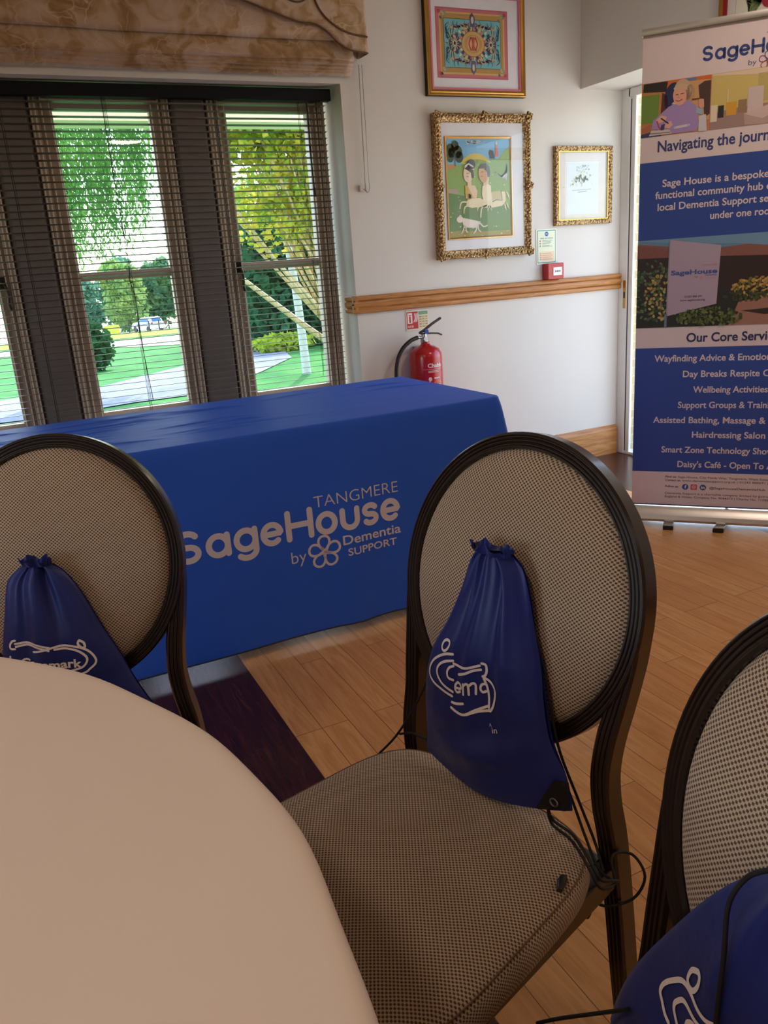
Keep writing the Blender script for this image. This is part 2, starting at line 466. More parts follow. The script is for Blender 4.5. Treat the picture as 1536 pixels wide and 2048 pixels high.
# rail and skirting profiles
def rail_prof(z0, z1, d):
    h = z1-z0
    P = [(0, 0), (.6, 0), (.85, .06), (.92, .14), (.9, .24), (.62, .30), (.86, .36), (1, .48), (1, .56), (.86, .66), (.62, .70), (.9, .76), (.92, .86), (.8, .95), (.5, 1), (0, 1)]
    return [(d*a, z0+h*b) for a, b in P]
pf = rail_prof(.994, 1.081, .026)
m = MB(); m.sweep([[(x, YW-a, z) for a, z in pf] for x in (OX1-.026, XD-.002)]); struct(m.build('trim_1', M_OAK))
m = MB(); m.sweep([[(OX1-a, y, z) for a, z in pf] for y in (YW-.024, YW+.095)]); struct(m.build('trim_2', M_OAKY))
sk = [(0, 0), (.02, 0), (.02, .15), (.016, .165), (.008, .178), (0, .178)]
m = MB(); m.sweep([[(x, YW-a, z) for a, z in sk] for x in (XL, XD-.012)]); struct(m.build('baseboard_back', M_OAK))
m = MB(); m.sweep([[(XR-a, y, z) for a, z in sk] for y in (YF, DY0-.02)]); struct(m.build('baseboard_right', M_OAKY))
# window sill board
struct(MB().box(OX0, OX1, YW-.02, 3.985, OZ0-.03, OZ0+.004).build('trim_3', M_SILLW, bevel=.004))

# ---- windows (three casements between stone mullions)
M_WFRAME = plain('window_frame_paint', (186, 170, 154), .45)
M_EDGE = plain('cream_edge_strip', (222, 208, 190), .4)
M_MULL = plain('grey_stone_mullion', (122, 112, 108), .8, var=.12)
def casement(n, gx0, gx1, handle):
    r = thing('window_%d' % n, None, None, ((gx0+gx1)/2, 3.98, OZ0)); struct(r)
    x0, x1, z0, z1 = gx0-.085, gx1+.085, OZ0+.004, OZ1
    def rim(mb, a0, a1, b0, b1, w, y0, y1, top=None, bot=None):
        top = top or w; bot = bot or w
        mb.box(a0, a0+w, y0, y1, b0, b1); mb.box(a1-w, a1, y0, y1, b0, b1)
        mb.box(a0+w, a1-w, y0, y1, b1-top, b1); mb.box(a0+w, a1-w, y0, y1, b0, b0+bot)
    f = MB(); rim(f, x0, x1, z0, z1, .034, 3.968, 4.05, top=.045, bot=.03)
    f.build('window_frame', M_WFRAME, r, bevel=.003)
    s2 = MB(); rim(s2, x0+.034, x1-.034, z0+.03, z1-.045, .051, 3.98, 4.035, top=.05, bot=.04)
    rim(s2, x0+.078, x1-.078, z0+.063, z1-.089, .012, 3.974, 3.985)
    s2.box(gx0-.002, gx1+.002, 3.984, 4.03, 1.25, 1.272); s2.box(gx0, gx1, 3.99, 4.026, 1.242, 1.28)
    s2.build('sash', M_WFRAME, r, bevel=.003)
    bd = MB()  # thin paler strips that draw bright lines along the frame edges
    for sg, xe in ((1, x0), (-1, x1)):
        for o_, w_ in ((.003, .005), (.019, .006), (.046, .005), (.078, .004)):
            a_, b_ = sorted((xe+sg*o_, xe+sg*(o_+w_))); bd.box(a_, b_, 3.961, 3.975, z0+.03, z1-.03)
    bd.box(x0+.05, x1-.05, 3.961, 3.975, z1-.062, z1-.056)
    bd.build('edge_strips', M_EDGE, r, bevel=.001)
    MB().box(gx0-.005, gx1+.005, 4.004, 4.008, z0+.06, z1-.09).build('pane', M_GLASS, r)
    if handle:
        hx = gx0-.022 if handle > 0 else gx1+.024
        h = MB(); h.box(hx-.012, hx+.012, 3.962, 3.98, 1.235, 1.285)
        h.tube(smoothpts([(hx, 3.962, 1.262), (hx+.004, 3.945, 1.25), (hx+.012, 3.94, 1.215), (hx+.008, 3.938, 1.17), (hx+.014, 3.938, 1.14)], 4), .006, 8)
        h.build('window_handle', mat_metal('dark_iron', (60, 55, 52), .4), r, 60)
casement(1, -.345, .07, -1); casement(2, .412, .829, 0); casement(3, 1.172, 1.583, 1)
for i, (a, b) in enumerate(((.155, .327), (.914, 1.087))):
    m = MB(); m.prism([(a, 4.053), (a, 3.99), (a+.022, 3.955), (b-.022, 3.955), (b, 3.99), (b, 4.053)], lambda p, k: (p[0], p[1], OZ0+.004 if k == 0 else OZ1))
    struct(m.build('trim_%d' % (4+i), M_MULL))
# eaves beam seen through the top of the panes
struct(MB().box(-3.5, 3.3, 4.5, 4.72, 2.0, 2.2).build('trim_6', plain('cream_fascia', (222, 214, 186), .7)))

# ---- garden door at the right
M_DOORW = plain('white_upvc', (232, 232, 226), .3)
d = thing('door_1', None, None, (XD, 2.95, 0)); struct(d)
f = MB()
f.box(XD-.004, XD+.022, YW-.066, YW, 0, 2.055); f.box(XD+.002, XD+.020, YW-.106, YW-.074, 0, 2.03); f.box(XD+.008, XD+.016, YW-.08, YW-.06, .0, 2.03)
f.box(XD-.004, XD+.075, DY0, YW-.052, 2.01, 2.055); f.box(XD-.004, XD+.075, DY0, DY0+.06, 0, 2.01); f.box(XD+.0, XD+.075, DY0, YW-.052, 0, .018)
f.build('door_frame', M_DOORW, d, bevel=.003)
MB().box(XD+.004, XD+.0085, YW-.074, YW-.066, .02, 2.0).build('gasket', M_BLACK, d)
st_ = MB(); st_.box(XD-.0055, XD-.004, YW-.062, YW-.040, .88, 1.04); st_.build('strike_plate', M_BRASS, d, bevel=.001)
MB().box(XD-.0062, XD-.0054, YW-.057, YW-.045, .94, .975).build('latch_hole_patch', M_BLACK, d)  # black patch on the plate stands in for the dark of the hole
lf = MB()                                                      # the leaf stands open, folded back outside against the wall
for a0, a1, b0, b1 in ((3.48, 3.56, .03, 2.0), (4.24, 4.32, .03, 2.0), (3.56, 4.24, 1.92, 2.0), (3.56, 4.24, .03, .22), (3.56, 4.24, .98, 1.04)):
    lf.box(a0, a1, DY0+.02, DY0+.065, b0, b1)
lf = lf.build('door_leaf', M_DOORW, d, bevel=.003)
MB().box(3.56, 4.24, DY0+.04, DY0+.046, .2, 1.94).build('pane', M_GLASS, lf)

def mat_stone():
    g = N('honey_stone_wall'); br = g.n('ShaderNodeTexBrick'); g.t.links.new(g.coord('Object', (3, 3, 3), (radians(90), 0, 0)), br.inputs[0])
    br.inputs['Color1'].default_value = L((206, 190, 148)); br.inputs['Color2'].default_value = L((186, 168, 128)); br.inputs['Mortar'].default_value = L((214, 204, 176)); br.inputs['Scale'].default_value = 1.6
    nz = g.noise(g.coord(), 12, 5)
    return g.done(g.bsdf(g.mix(g.math('MULTIPLY', nz, .5), br.outputs[0], L((168, 150, 112))), .9, normal=g.bump(nz, .6, .01)))
M_STONE = mat_stone()
struct(MB().box(XD+.061, 3.66, YW-.042, YW+T+.02, -.1, 2.6).build('wall_outside', M_STONE))

# ================================================================== ROOM THINGS
# ---- venetian blind
M_SLAT = plain('brown_grey_slat', (100, 90, 82), .32, spec=.5)
M_HEAD = plain('black_headrail', (10, 12, 16), .6, spec=.2)
vb = thing('venetian_blind', 'dark horizontal-slat venetian blind filling the window recess, black headrail on top', 'blind', (.64, 3.89, OZ0))
BX0, BX1 = OX0+.01, 1.640
MB().box(BX0, 1.668, 3.868, 3.91, 1.985, 2.036).build('headrail', M_HEAD, vb, bevel=.002)
m = MB(); nsl = 48
for i in range(nsl):
    z = 1.965-i*.0283
    def sl(u, v, z=z): 
        y = (v-.5)*.0275; return (BX0+(BX1-BX0)*u, 3.89+y, z+.0016-10*y*y-y*.12)
    m.grid(sl, 1, 5)
slo = m.build('slats', M_SLAT, vb, 60)
so = slo.modifiers.new('solid', 'SOLIDIFY'); so.thickness = .0011
MB().box(BX0, BX1, 3.878, 3.902, .605, .622).build('bottom_rail', M_SLAT, vb, bevel=.002)
for cx in (-.25, .205, .62, 1.10, 1.605):
    m = MB()
    for y in (3.8765, 3.9035): m.tube([(cx, y, 1.985), (cx, y, .61)], .0009, 5)
    m.tube([(cx+.006, 3.874, 1.985), (cx+.006, 3.874, .61)], .0011, 5)
    m.build('ladder_cord', M_CORD, vb)
wnd = MB()
wnd.tube(smoothpts([(1.535, 3.862, 1.985), (1.54, 3.858, 1.93), (1.537, 3.857, 1.75), (1.540, 3.857, 1.60)], 5), [.0035]*16, 8)
wnd.tube([(1.540, 3.857, 1.60), (1.541, 3.857, 1.56)], .006, 8); wnd.tube([(1.5365, 3.857, 1.79), (1.5365, 3.857, 1.76)], .006, 8)
wnd.build('tilt_wand', M_CORD, vb)
m = MB(); m.tube(smoothpts([(1.492, 3.862, 1.985), (1.494, 3.86, 1.5), (1.50, 3.858, 1.0), (1.50, 3.858, .7)], 5), .0011, 5)
m.tube(smoothpts([(1.498, 3.862, 1.985), (1.500, 3.86, 1.5), (1.506, 3.858, 1.0), (1.505, 3.858, .72)], 5), .0011, 5); m.build('pull_cord', M_CORD, vb)
m = MB(); m.tube(smoothpts([(.609, 3.862, 1.985), (.612, 3.86, 1.6), (.618, 3.86, 1.30), (.610, 3.86, 1.24), (.624, 3.86, 1.15), (.620, 3.86, 1.0), (.633, 3.86, .69)], 5), .0016, 6); m.build('pull_cord', M_CORD, vb)

# ---- roman blind with shaped pelmet
def mat_damask():
    g = N('damask_fabric'); c = g.coord('Object', (1, 1, 1))
    w1 = g.n('ShaderNodeTexNoise'); g.t.links.new(c, w1.inputs[0]); w1.inputs['Scale'].default_value = 5; w1.inputs['Detail'].default_value = 3
    va = g.n('ShaderNodeVectorMath', operation='MULTIPLY_ADD'); g.t.links.new(w1.outputs[1], va.inputs[0]); va.inputs[1].default_value = (.30, .30, .30); g.t.links.new(c, va.inputs[2])
    big = g.noise(va.outputs[0], 6.5, 3, .5, .8)
    base = g.ramp(big, [(.38, L((150, 114, 72))), (.47, L((176, 140, 98))), (.52, L((186, 156, 128))), (.7, L((198, 172, 152)))])
    vo = g.n('ShaderNodeTexVoronoi', feature='DISTANCE_TO_EDGE'); g.t.links.new(va.outputs[0], vo.inputs['Vector']); vo.inputs['Scale'].default_value = 11
    vein = g.ramp(vo.outputs[0], [(.0, (1, 1, 1, 1)), (.045, (0, 0, 0, 1))])
    gate = g.ramp(g.noise(c, 8, 2), [(.42, (0, 0, 0, 1)), (.6, (1, 1, 1, 1))])
    base = g.mix(g.math('MULTIPLY', vein, g.math('MULTIPLY', gate, .5)), base, L((224, 204, 178)))
    rib = g.noise(g.coord('Object', (400, 1, 20)), 1, 2)
    return g.done(g.bsdf(base, .55, spec=.35, normal=g.bump(rib, .12, .001), Sheen_Weight=.2))
M_DAM = mat_damask()
M_PIPE = plain('brown_twisted_piping', (96, 66, 44), .7)
rb = thing('roman_blind', 'gold and beige patterned roman blind pulled up above the window', 'blind', (.66, 3.75, 2.08))
RX0, RX1 = -.55, 1.742
def panel(mb, z0, z1, y, sag=.012, x0=RX0, x1=RX1, belly=.022, seed=0):
    rnd = random.Random(seed); ph = [rnd.uniform(0, 6) for _ in range(3)]
    def fn(u, v):
        x = x0+(x1-x0)*u; w = sin(9*u+ph[0])*.5+sin(23*u+ph[1])*.3+sin(51*u+ph[2])*.2
        zz = z0+(z1-z0)*v+(1-v)*w*sag*.4
        b = (1-v)**1.7*min(1, v/.10)**.5
        return (x, y-belly*1.5*b*(1+.25*w), zz)
    mb.grid(fn, 70, 10)
for i, (a, b, y, be) in enumerate(((2.206, 2.52, 3.742, .020), (2.119, 2.27, 3.764, .026), (2.106, 2.190, 3.776, .028), (2.096, 2.180, 3.782, .025), (2.085, 2.170, 3.788, .022), (2.073, 2.16, 3.793, .019))):
    m = MB(); panel(m, a, b, y, belly=be, seed=i, sag=.009); o = m.build('fold', M_DAM, rb, 60)
    s_ = o.modifiers.new('solid', 'SOLIDIFY'); s_.thickness = .002; s_.offset = 1
edge = smoothpts([(1.03, 2.36), (1.215, 2.333), (1.36, 2.292), (1.47, 2.262), (1.545, 2.258), (1.60, 2.232), (1.66, 2.185), (1.72, 2.160), (1.795, 2.152)], 5)
m = MB(); top = 2.62
def face(u, v):
    i = u*(len(edge)-1); k = min(int(i), len(edge)-2); t = i-k
    x = edge[k][0]+(edge[k+1][0]-edge[k][0])*t; z = edge[k][1]+(edge[k+1][1]-edge[k][1])*t
    return (x, 3.700-.006*sin(pi*v), z+(top-z)*v)
m.grid(face, 40, 8)
m.grid(lambda u, v: (-.6+(1.03+.6)*u, 3.70, 2.36+.26*v), 4, 4)
m.grid(lambda u, v: (1.798, 3.700+(YW-3.700)*u, 2.154+(top-2.154)*v), 3, 3)
o = m.build('pelmet', M_DAM, rb, 50); s_ = o.modifiers.new('solid', 'SOLIDIFY'); s_.thickness = .006; s_.offset = -1
m = MB(); m.tube([(x, 3.696, z-.001) for x, z in edge], .0035, 6)
m.tube([(1.797, 3.697, 2.152), (1.800, YW-.002, 2.156)], .003, 6)
m.tube([(x, 3.692, z) for x, z in smoothpts([(1.545, 2.375), (1.565, 2.325), (1.60, 2.283), (1.66, 2.245), (1.72, 2.226), (1.797, 2.217)], 6)], .004, 6)
m.tube([(x, 3.692, z) for x, z in smoothpts([(1.40, 2.38), (1.43, 2.345), (1.48, 2.338), (1.53, 2.36)], 6)], .0035, 6)
m.build('piping', M_PIPE, rb, 60)
m = MB(); ch = [(1.783, 3.775, 2.12), (1.781, 3.78, 1.9), (1.779, 3.785, 1.66), (1.780, 3.788, 1.585), (1.790, 3.789, 1.566), (1.801, 3.788, 1.585), (1.800, 3.785, 1.66), (1.799, 3.78, 1.9), (1.798, 3.775, 2.12)]
m.tube(smoothpts(ch, 6), .0017, 6)
for a, b in ((0, 3), (5, 8)):
    for i in range(46):
        t = i/45; p = Vector(ch[a]).lerp(Vector(ch[b]), t); m.lathe([(0, p.z-.0026), (.0024, p.z), (0, p.z+.0026)], (p.x, p.y), 6)
m.build('chain', mat_metal('grey_bead_chain', (150, 140, 130), .4), rb, 60)
m = MB(); m.box(1.752, 1.77, YW-.018, YW, 1.572, 1.60); m.tube([(1.77, YW-.012, 1.586), (1.79, YW-.012, 1.572)], .004, 8); m.build('chain_cleat', plain('clear_plastic_cleat', (200, 190, 180), .3), rb, bevel=.002)

# ---- rectangular table with printed cloth
TX0, TX1, TY0, TY1, TZ = -.24, 1.590, 2.385, 3.155, .748
ft = thing('folding_table', 'long trestle table hidden under the blue printed cloth below the window', 'table', ((TX0+TX1)/2, 2.77, 0))
MB().box(TX0+.012, TX1-.012, TY0+.012, TY1-.005, TZ-.045, TZ-.006).build('tabletop', plain('grey_table_plastic', (180, 178, 172), .6), ft, bevel=.006)
for x in (TX0+.3, TX1-.3):
    for y in (TY0+.12, TY1-.12):
        MB().tube([(x, y, 0), (x, y, TZ-.045)], .014, 10).build('leg', M_STEEL, ft, 60)
cl = thing('printed_tablecloth', 'royal blue fitted cloth with white lettering on the long table under the window', 'tablecloth', ((TX0+TX1)/2, 2.77, TZ))
def cloth_path():
    P = [(TX0, TY1, (-1, 0))]; r = .03
    P += [(TX0, y, (-1, 0)) for y in (2.9, 2.65)]
    for i in range(7): a = radians(180+90*i/6); P.append((TX0+r+r*cos(a), TY0+r+r*sin(a), (cos(a), sin(a))))
    for i in range(1, 40): P.append((TX0+r+(TX1-TX0-2*r)*i/40, TY0, (0, -1)))
    for i in range(9): a = radians(270+90*i/8); P.append((TX1-r+r*cos(a), TY0+r+r*sin(a), (cos(a), sin(a))))
    P += [(TX1, TY0+r+(TY1-TY0-r)*i/14, (1, 0)) for i in range(1, 15)]
    return P
CP = cloth_path()
def drop(i, v):
    x, y, n = CP[i]; d_ = v*(TZ-.037)
    roll = .009*(1-math.exp(-d_/.010)); fl_ = 0
    if n[0] > .05:
        dd = y-TY0; fl_ = .085*(d_/.7)**.8*math.exp(-(dd/.22)**2)*min(1, n[0]*1.2)+.035*(d_/.7)
        fl_ += .018*(d_/.7)*sin(dd*20)
    elif n[1] < -.5:
        fl_ = .004*(d_/.7)*(sin(x*6.1)+.6*sin(x*13+1.0))+.006*(d_/.7)
        fl_ += .010*(d_/.7)*math.exp(-((x-.97)/.05)**2)-.008*(d_/.7)*math.exp(-((x-1.10)/.06)**2)
    zz = TZ-d_ if d_ > .012 else TZ-.012*(1-sqrt(max(0, 1-(d_/.012)**2)))
    return (x+n[0]*(roll+fl_), y+n[1]*(roll+fl_), zz)
m = MB(); nP = len(CP); vs = []; VV = [0, .004, .009, .014, .02, .03, .05, .08]+[.12+.88*k/14 for k in range(15)]
for v in VV:
    for i in range(nP): vs.append(drop(i, v))
fs = [(j*nP+i, j*nP+i+1, (j+1)*nP+i+1, (j+1)*nP+i) for j in range(len(VV)-1) for i in range(nP-1)]
m.add(vs, fs)
rw = random.Random(4)
WR = [(rw.uniform(TX0, TX1), rw.uniform(2.5, 3.1), rw.uniform(.04, .12), rw.uniform(.006, .016), rw.uniform(-.25, .15)) for _ in range(30)]+[(rw.uniform(-.1, .75), rw.uniform(2.55, 3.1), rw.uniform(.08, .2), rw.uniform(.005, .010), rw.uniform(-.12, .05)) for _ in range(16)]
def ztop(x, y):
    z = 0
    for cx, cy, lx, ly, sl_ in WR:
        dx = x-cx; dy = y-cy-sl_*dx; z += .0042*math.exp(-(dx/lx)**2-(dy/ly)**2)
    e = min(1, (y-TY0)/.03, (TX1-x)/.03, (x-TX0)/.03); return z*max(0, e)
def topfn(u, v):
    x = TX0+(TX1-TX0)*u; y = TY0+(TY1-TY0)*v; r = .03
    if y < TY0+r:
        for cx, sgn in ((TX0+r, -1), (TX1-r, 1)):
            if (x-cx)*sgn > 0:
                k = sqrt(max(0, r*r-(y-TY0-r)**2)); x = cx+sgn*min(abs(x-cx), r)/r*k
    return (x, y, TZ+ztop(x, y))
m.grid(topfn, 190, 130)
m.grid(lambda u, v: (TX0+(TX1-TX0)*u, TY1+.006*sin(pi*v), TZ-.10*v), 10, 3)
cloth_o = m.build('cloth', M_BLUECLOTH, cl, 50)
m = MB(); hem = [drop(i, 1.0) for i in range(nP)]
m.tube([(x, y, z) for x, y, z in hem], .0028, 6); m.build('hem', plain('navy_hem', (20, 30, 66), .7), cl, 60)
bv = BVHTree.FromPolygons([Vector(v) for v in vs], fs)
def on_cloth(x, z, k):
    h = bv.ray_cast(Vector((x, 1.5, z)), Vector((0, 1, 0)))
    return (x, (h[0].y if h[0] else TY0)-.0006-k, z)
pr = Print(on_cloth)
CW = plain('cloth_white_print', (206, 198, 206), .55, var=.02)
BOX = [('S', .385, .464), ('a', .478, .559), ('g', .568, .650), ('e', .657, .736), ('H', .744, .841), ('o', .848, .926), ('u', .934, 1.007), ('s', 1.016, 1.079), ('e', 1.086, 1.162)]
letters_sagehouse(pr, BOX, .375, .082, .108, .0200, CW)
pr.text('TANGMERE', .849, .4745, .041, CW, w=.309, bold=-.012)
pr.text('by', .753, .298, .044, CW, w=.053, bold=-.006)
flower(pr, .871, .317, .056, .0085, [CW])
pr.text('Dementia', .938, .327, .034, CW, w=.221, bold=.014); pr.text('SUPPORT', .953, .286, .0265, CW, w=.188, bold=.012)
pr.build('lettering', cl, 'white printed lettering and flower emblem')

# ---- round table + white cloth
RC = (-.647, .558); RR = .813
rt = thing('round_table', 'round banquet table hidden under the white cloth in the near corner', 'table', (RC[0], RC[1], 0))
m = MB(); m.lathe([(0, .70), (.76, .70), (.77, .715), (.77, .735), (.76, .742), (0, .742)], RC, 64); m.build('tabletop', plain('plywood_top', (170, 140, 104), .6), rt, 40)
for i in range(4):
    a = radians(45+90*i); x, y = RC[0]+.42*cos(a), RC[1]+.42*sin(a)
    MB().tube([(x, y, 0), (x, y, .70)], .016, 10).build('leg', M_STEEL, rt, 60)
m = MB(); NA = 240; prof = [0, .15, .3, .45, .6, .7, .76, .79, .803, .809, .8125]
rw2 = random.Random(9); CR_ = [(rw2.uniform(.2, 1.15), rw2.uniform(.3, .78), rw2.uniform(.05, .14), rw2.uniform(.004, .009), rw2.uniform(0, 3.1)) for _ in range(16)]
def ctop(r, a):
    x, y = r*cos(a), r*sin(a); z = 0
    for ang, rr, lx, ly, th in CR_:
        dx, dy = x-rr*cos(ang), y-rr*sin(ang); u, v = dx*cos(th)+dy*sin(th), -dx*sin(th)+dy*cos(th)
        z += .0020*math.exp(-(u/lx)**2-(v/ly)**2)
    return z
rings = []
def RRr(a): return RR+.0022*sin(11*a)+.0018*sin(23*a+1)
for j in range(61):
    r = .797*(j/60)**.8; rings.append([(RC[0]+r*cos(2*pi*i/NA), RC[1]+r*sin(2*pi*i/NA), .75+ctop(r, 2*pi*i/NA)) for i in range(NA)])
for q in (.25, .5, .75, 1.0):
    rings.append([(RC[0]+(.797+(RRr(2*pi*i/NA)-.797)*sin(q*pi/2))*cos(2*pi*i/NA), RC[1]+(.797+(RRr(2*pi*i/NA)-.797)*sin(q*pi/2))*sin(2*pi*i/NA), .75-.014*(1-cos(q*pi/2))) for i in range(NA)])
for dz in (.03, .07, .12, .17, .22, .25):
    rings.append([(RC[0]+(RRr(2*pi*i/NA)+.02*dz/.25*sin(18*2*pi*i/NA))*cos(2*pi*i/NA), RC[1]+(RRr(2*pi*i/NA)+.02*dz/.25*sin(18*2*pi*i/NA))*sin(2*pi*i/NA), .736-dz) for i in range(NA)])
m.sweep(rings, caps=False)
tag(m.build('white_tablecloth', M_WHITECLOTH, None, 60, loc=(RC[0], RC[1], .75)), 'plain white cloth over the round table in the near corner', 'tablecloth')

# ---- chairs: x forward, y sideways, z up; back oval leans by .23 rad
LEAN = .23; ZB = .745; OA, OB, FW = .219, .235, .025
def bk(y, s, dn=0.0):
    return (-s*sin(LEAN)+dn*cos(LEAN), y, ZB+s*cos(LEAN)+dn*sin(LEAN))
def frame_profile(w, d):
    """across a in 0..w, depth b from 0 (front) to -d, three grooves on the front face"""
    P = [(0, -d), (0, -.004), (.003, 0)]
    for k in range(3):
        c = w*(.28+.22*k); P += [(c-.0025, 0), (c-.001, -.0022), (c+.001, -.0022), (c+.0025, 0)]
    return P+[(w-.003, 0), (w, -.004), (w, -d)]
def make_chair(label, cx, cy, deg):
    t = thing('banquet_chair', label, 'chair', (cx, cy, 0), radians(deg), 'oval-back chairs around the round table')
    X = MATS[t.name]
    def B(mb, name, mat, sm=40, **kw): return mb.build(name, mat, t, sm, xf=X, **kw)
    n = 96; rg = []
    for i in range(n):
        a = 2*pi*i/n; r = []
        for pa, pb in frame_profile(FW, .032):
            r.append(bk((OA-pa)*cos(a), (OB-pa)*sin(a), pb))
        rg.append(r)
    m = MB(); m.sweep(rg, closed=True); B(m, 'back_frame', M_FRAME, 35)
    m = MB(); ia, ib = OA-FW+.002, OB-FW+.002
    def dome(u, v, sgn=1, hgt=.034):
        a = 2*pi*u; rr = v; q = sqrt(max(0, 1-rr**3.2)); return bk(ia*rr*cos(a), ib*rr*sin(a), -.012+hgt*q*sgn)
    m.grid(lambda u, v: dome(u, 1-v*.9995), 64, 18, True, lambda u, v: (ia*(1-v)*cos(2*pi*u), ib*(1-v)*sin(2*pi*u)))
    m.grid(lambda u, v: dome(u, v, -1, .020), 64, 8, True, lambda u, v: (ia*v*cos(2*pi*u), ib*v*sin(2*pi*u)))
    B(m, 'backrest', M_WEAVE, 70)
    # stiles running on into the rear legs
    path = [(-.0005, .2055, .745), (.012, .2035, .69), (.026, .1965, .63), (.038, .190, .58), (.046, .187, .53), (.050, .192, .48), (.047, .199, .43), (.040, .202, .37), (.028, .203, .28), (.016, .207, .15), (.0, .213, 0)]
    for sg in (1, -1):
        pts = smoothpts(path, 5); rg = []
        for i, p in enumerate(pts):
            p = Vector(p); tn = (Vector(pts[min(i+1, len(pts)-1)])-Vector(pts[max(i-1, 0)])).normalized()
            sd = Vector((0, 1, 0)); fr = sd.cross(tn).normalized(); fr = fr if fr.x > 0 else -fr; sd = tn.cross(fr).normalized(); sd = sd if sd.y > 0 else -sd
            r = []
            wd_ = .023+.007*min(1, i/14)
            for pa, pb in frame_profile(wd_, .034):
                q = p+sd*(.012-pa)+fr*(pb-.0012); r.append((q.x, q.y*sg, q.z))
            rg.append(r)
        m = MB(); m.sweep(rg); B(m, 'leg', M_FRAME, 35)
    for sg in (1, -1):
        m = MB(); P = smoothpts([(.455, .192, .375), (.462, .196, .25), (.470, .20, 0)], 6)
        m.sweep([[(x+a*.017*k, y*sg+b*.017*k, z) for a, b in ((-1, -1), (1, -1), (1, 1), (-1, 1))] for k, (x, y, z) in zip([1.15-.5*i/12 for i in range(13)], P)])
        B(m, 'leg', M_FRAME, 35)
    # seat rails
    m = MB()
    def rail(p, q, w=.014, z0=.346, z1=.386):
        p, q = Vector((*p, 0)), Vector((*q, 0)); nrm = Vector((-(q-p).y, (q-p).x, 0)).normalized()*w
        m.sweep([[e+nrm*s+Vector((0, 0, z)) for s, z in ((-1, z0), (1, z0), (1, z1), (-1, z1))] for e in (p, q)])
    rail((.035, -.195), (.46, -.205)); rail((.035, .195), (.46, .205)); rail((.455, -.21), (.455, .21)); rail((.045, -.19), (.045, .19))
    B(m, 'seat_rail', M_FRAME, 35, bevel=.003)
    # seat pad
    def outline(u):
        a = 2*pi*u; e = .42; c, s = cos(a), sin(a)
        px = (abs(c)**e)*(1 if c > 0 else -1); py = (abs(s)**e)*(1 if s > 0 else -1)
        xx = .272+px*.222; hw = .208+.028*(px+1)/2; return xx, py*hw+.008
    rp = [(1.0-.05, .376), (1.0, .386), (1.012, .398), (1.012, .411), (1.0, .424), (.975, .433), (.93, .439), (.85, .443), (.7, .447), (.5, .450), (.25, .452), (.002, .453)]
    m = MB()
    def seat(u, v):
        k = v*(len(rp)-1); i = min(int(k), len(rp)-2); f_ = k-i; s = rp[i][0]+(rp[i+1][0]-rp[i][0])*f_; z = rp[i][1]+(rp[i+1][1]-rp[i][1])*f_
        x, y = outline(u); return (.272+(x-.272)*s, y*s, z)
    def suv(u, v):
        x, y, z = seat(u, v); k = max(0, .425-z); d_ = Vector((x-.272, y)); d_ = d_.normalized() if d_.length > 0 else d_
        return (y+d_.y*k+.5, x+d_.x*k)
    m.grid(seat, 96, 22, True, suv)
    so_ = B(m, 'seat', M_WEAVE, 70)
    m = MB(); P = [(.272+(outline(i/96)[0]-.272)*.985, outline(i/96)[1]*.985, .4318) for i in range(97)]; m.tube(P, .0011, 5, False)
    m.build('seam', plain('brown_seam', (112, 84, 66), .8), so_, 60, xf=X)
    for sg in (1, -1):
        m = MB(); m.tube([(.052, .2*sg, .372), (.0655, .2*sg, .372)], .007, 10); B(m, 'bolt', M_STEEL)
    return t
c_main = make_chair('oval-back chair in front of the printed blue cloth, bag standing upright on its seat', .627, .926, 196.95)
c_left = make_chair('oval-back chair behind the round table, its seat almost hidden by the white cloth', .037, 1.487, 247.4)
c_right = make_chair('oval-back chair cut off by the edge, bag slumped across its seat', .504, .287, 174.5)
X = MATS[c_main.name]
m = MB(); m.tube([(.158, .206, .4445), (.166, .209, .446), (.178, .214, .443)], [.0055, .0065, .004], 8)
tag(m.build('cord_end', plain('black_rubber_tip', (28, 30, 34), .35), None, 60, loc=X @ Vector((.166, .209, .44)), xf=X), 'tiny black tip lying on the seat corner of the middle chair', 'cord end')

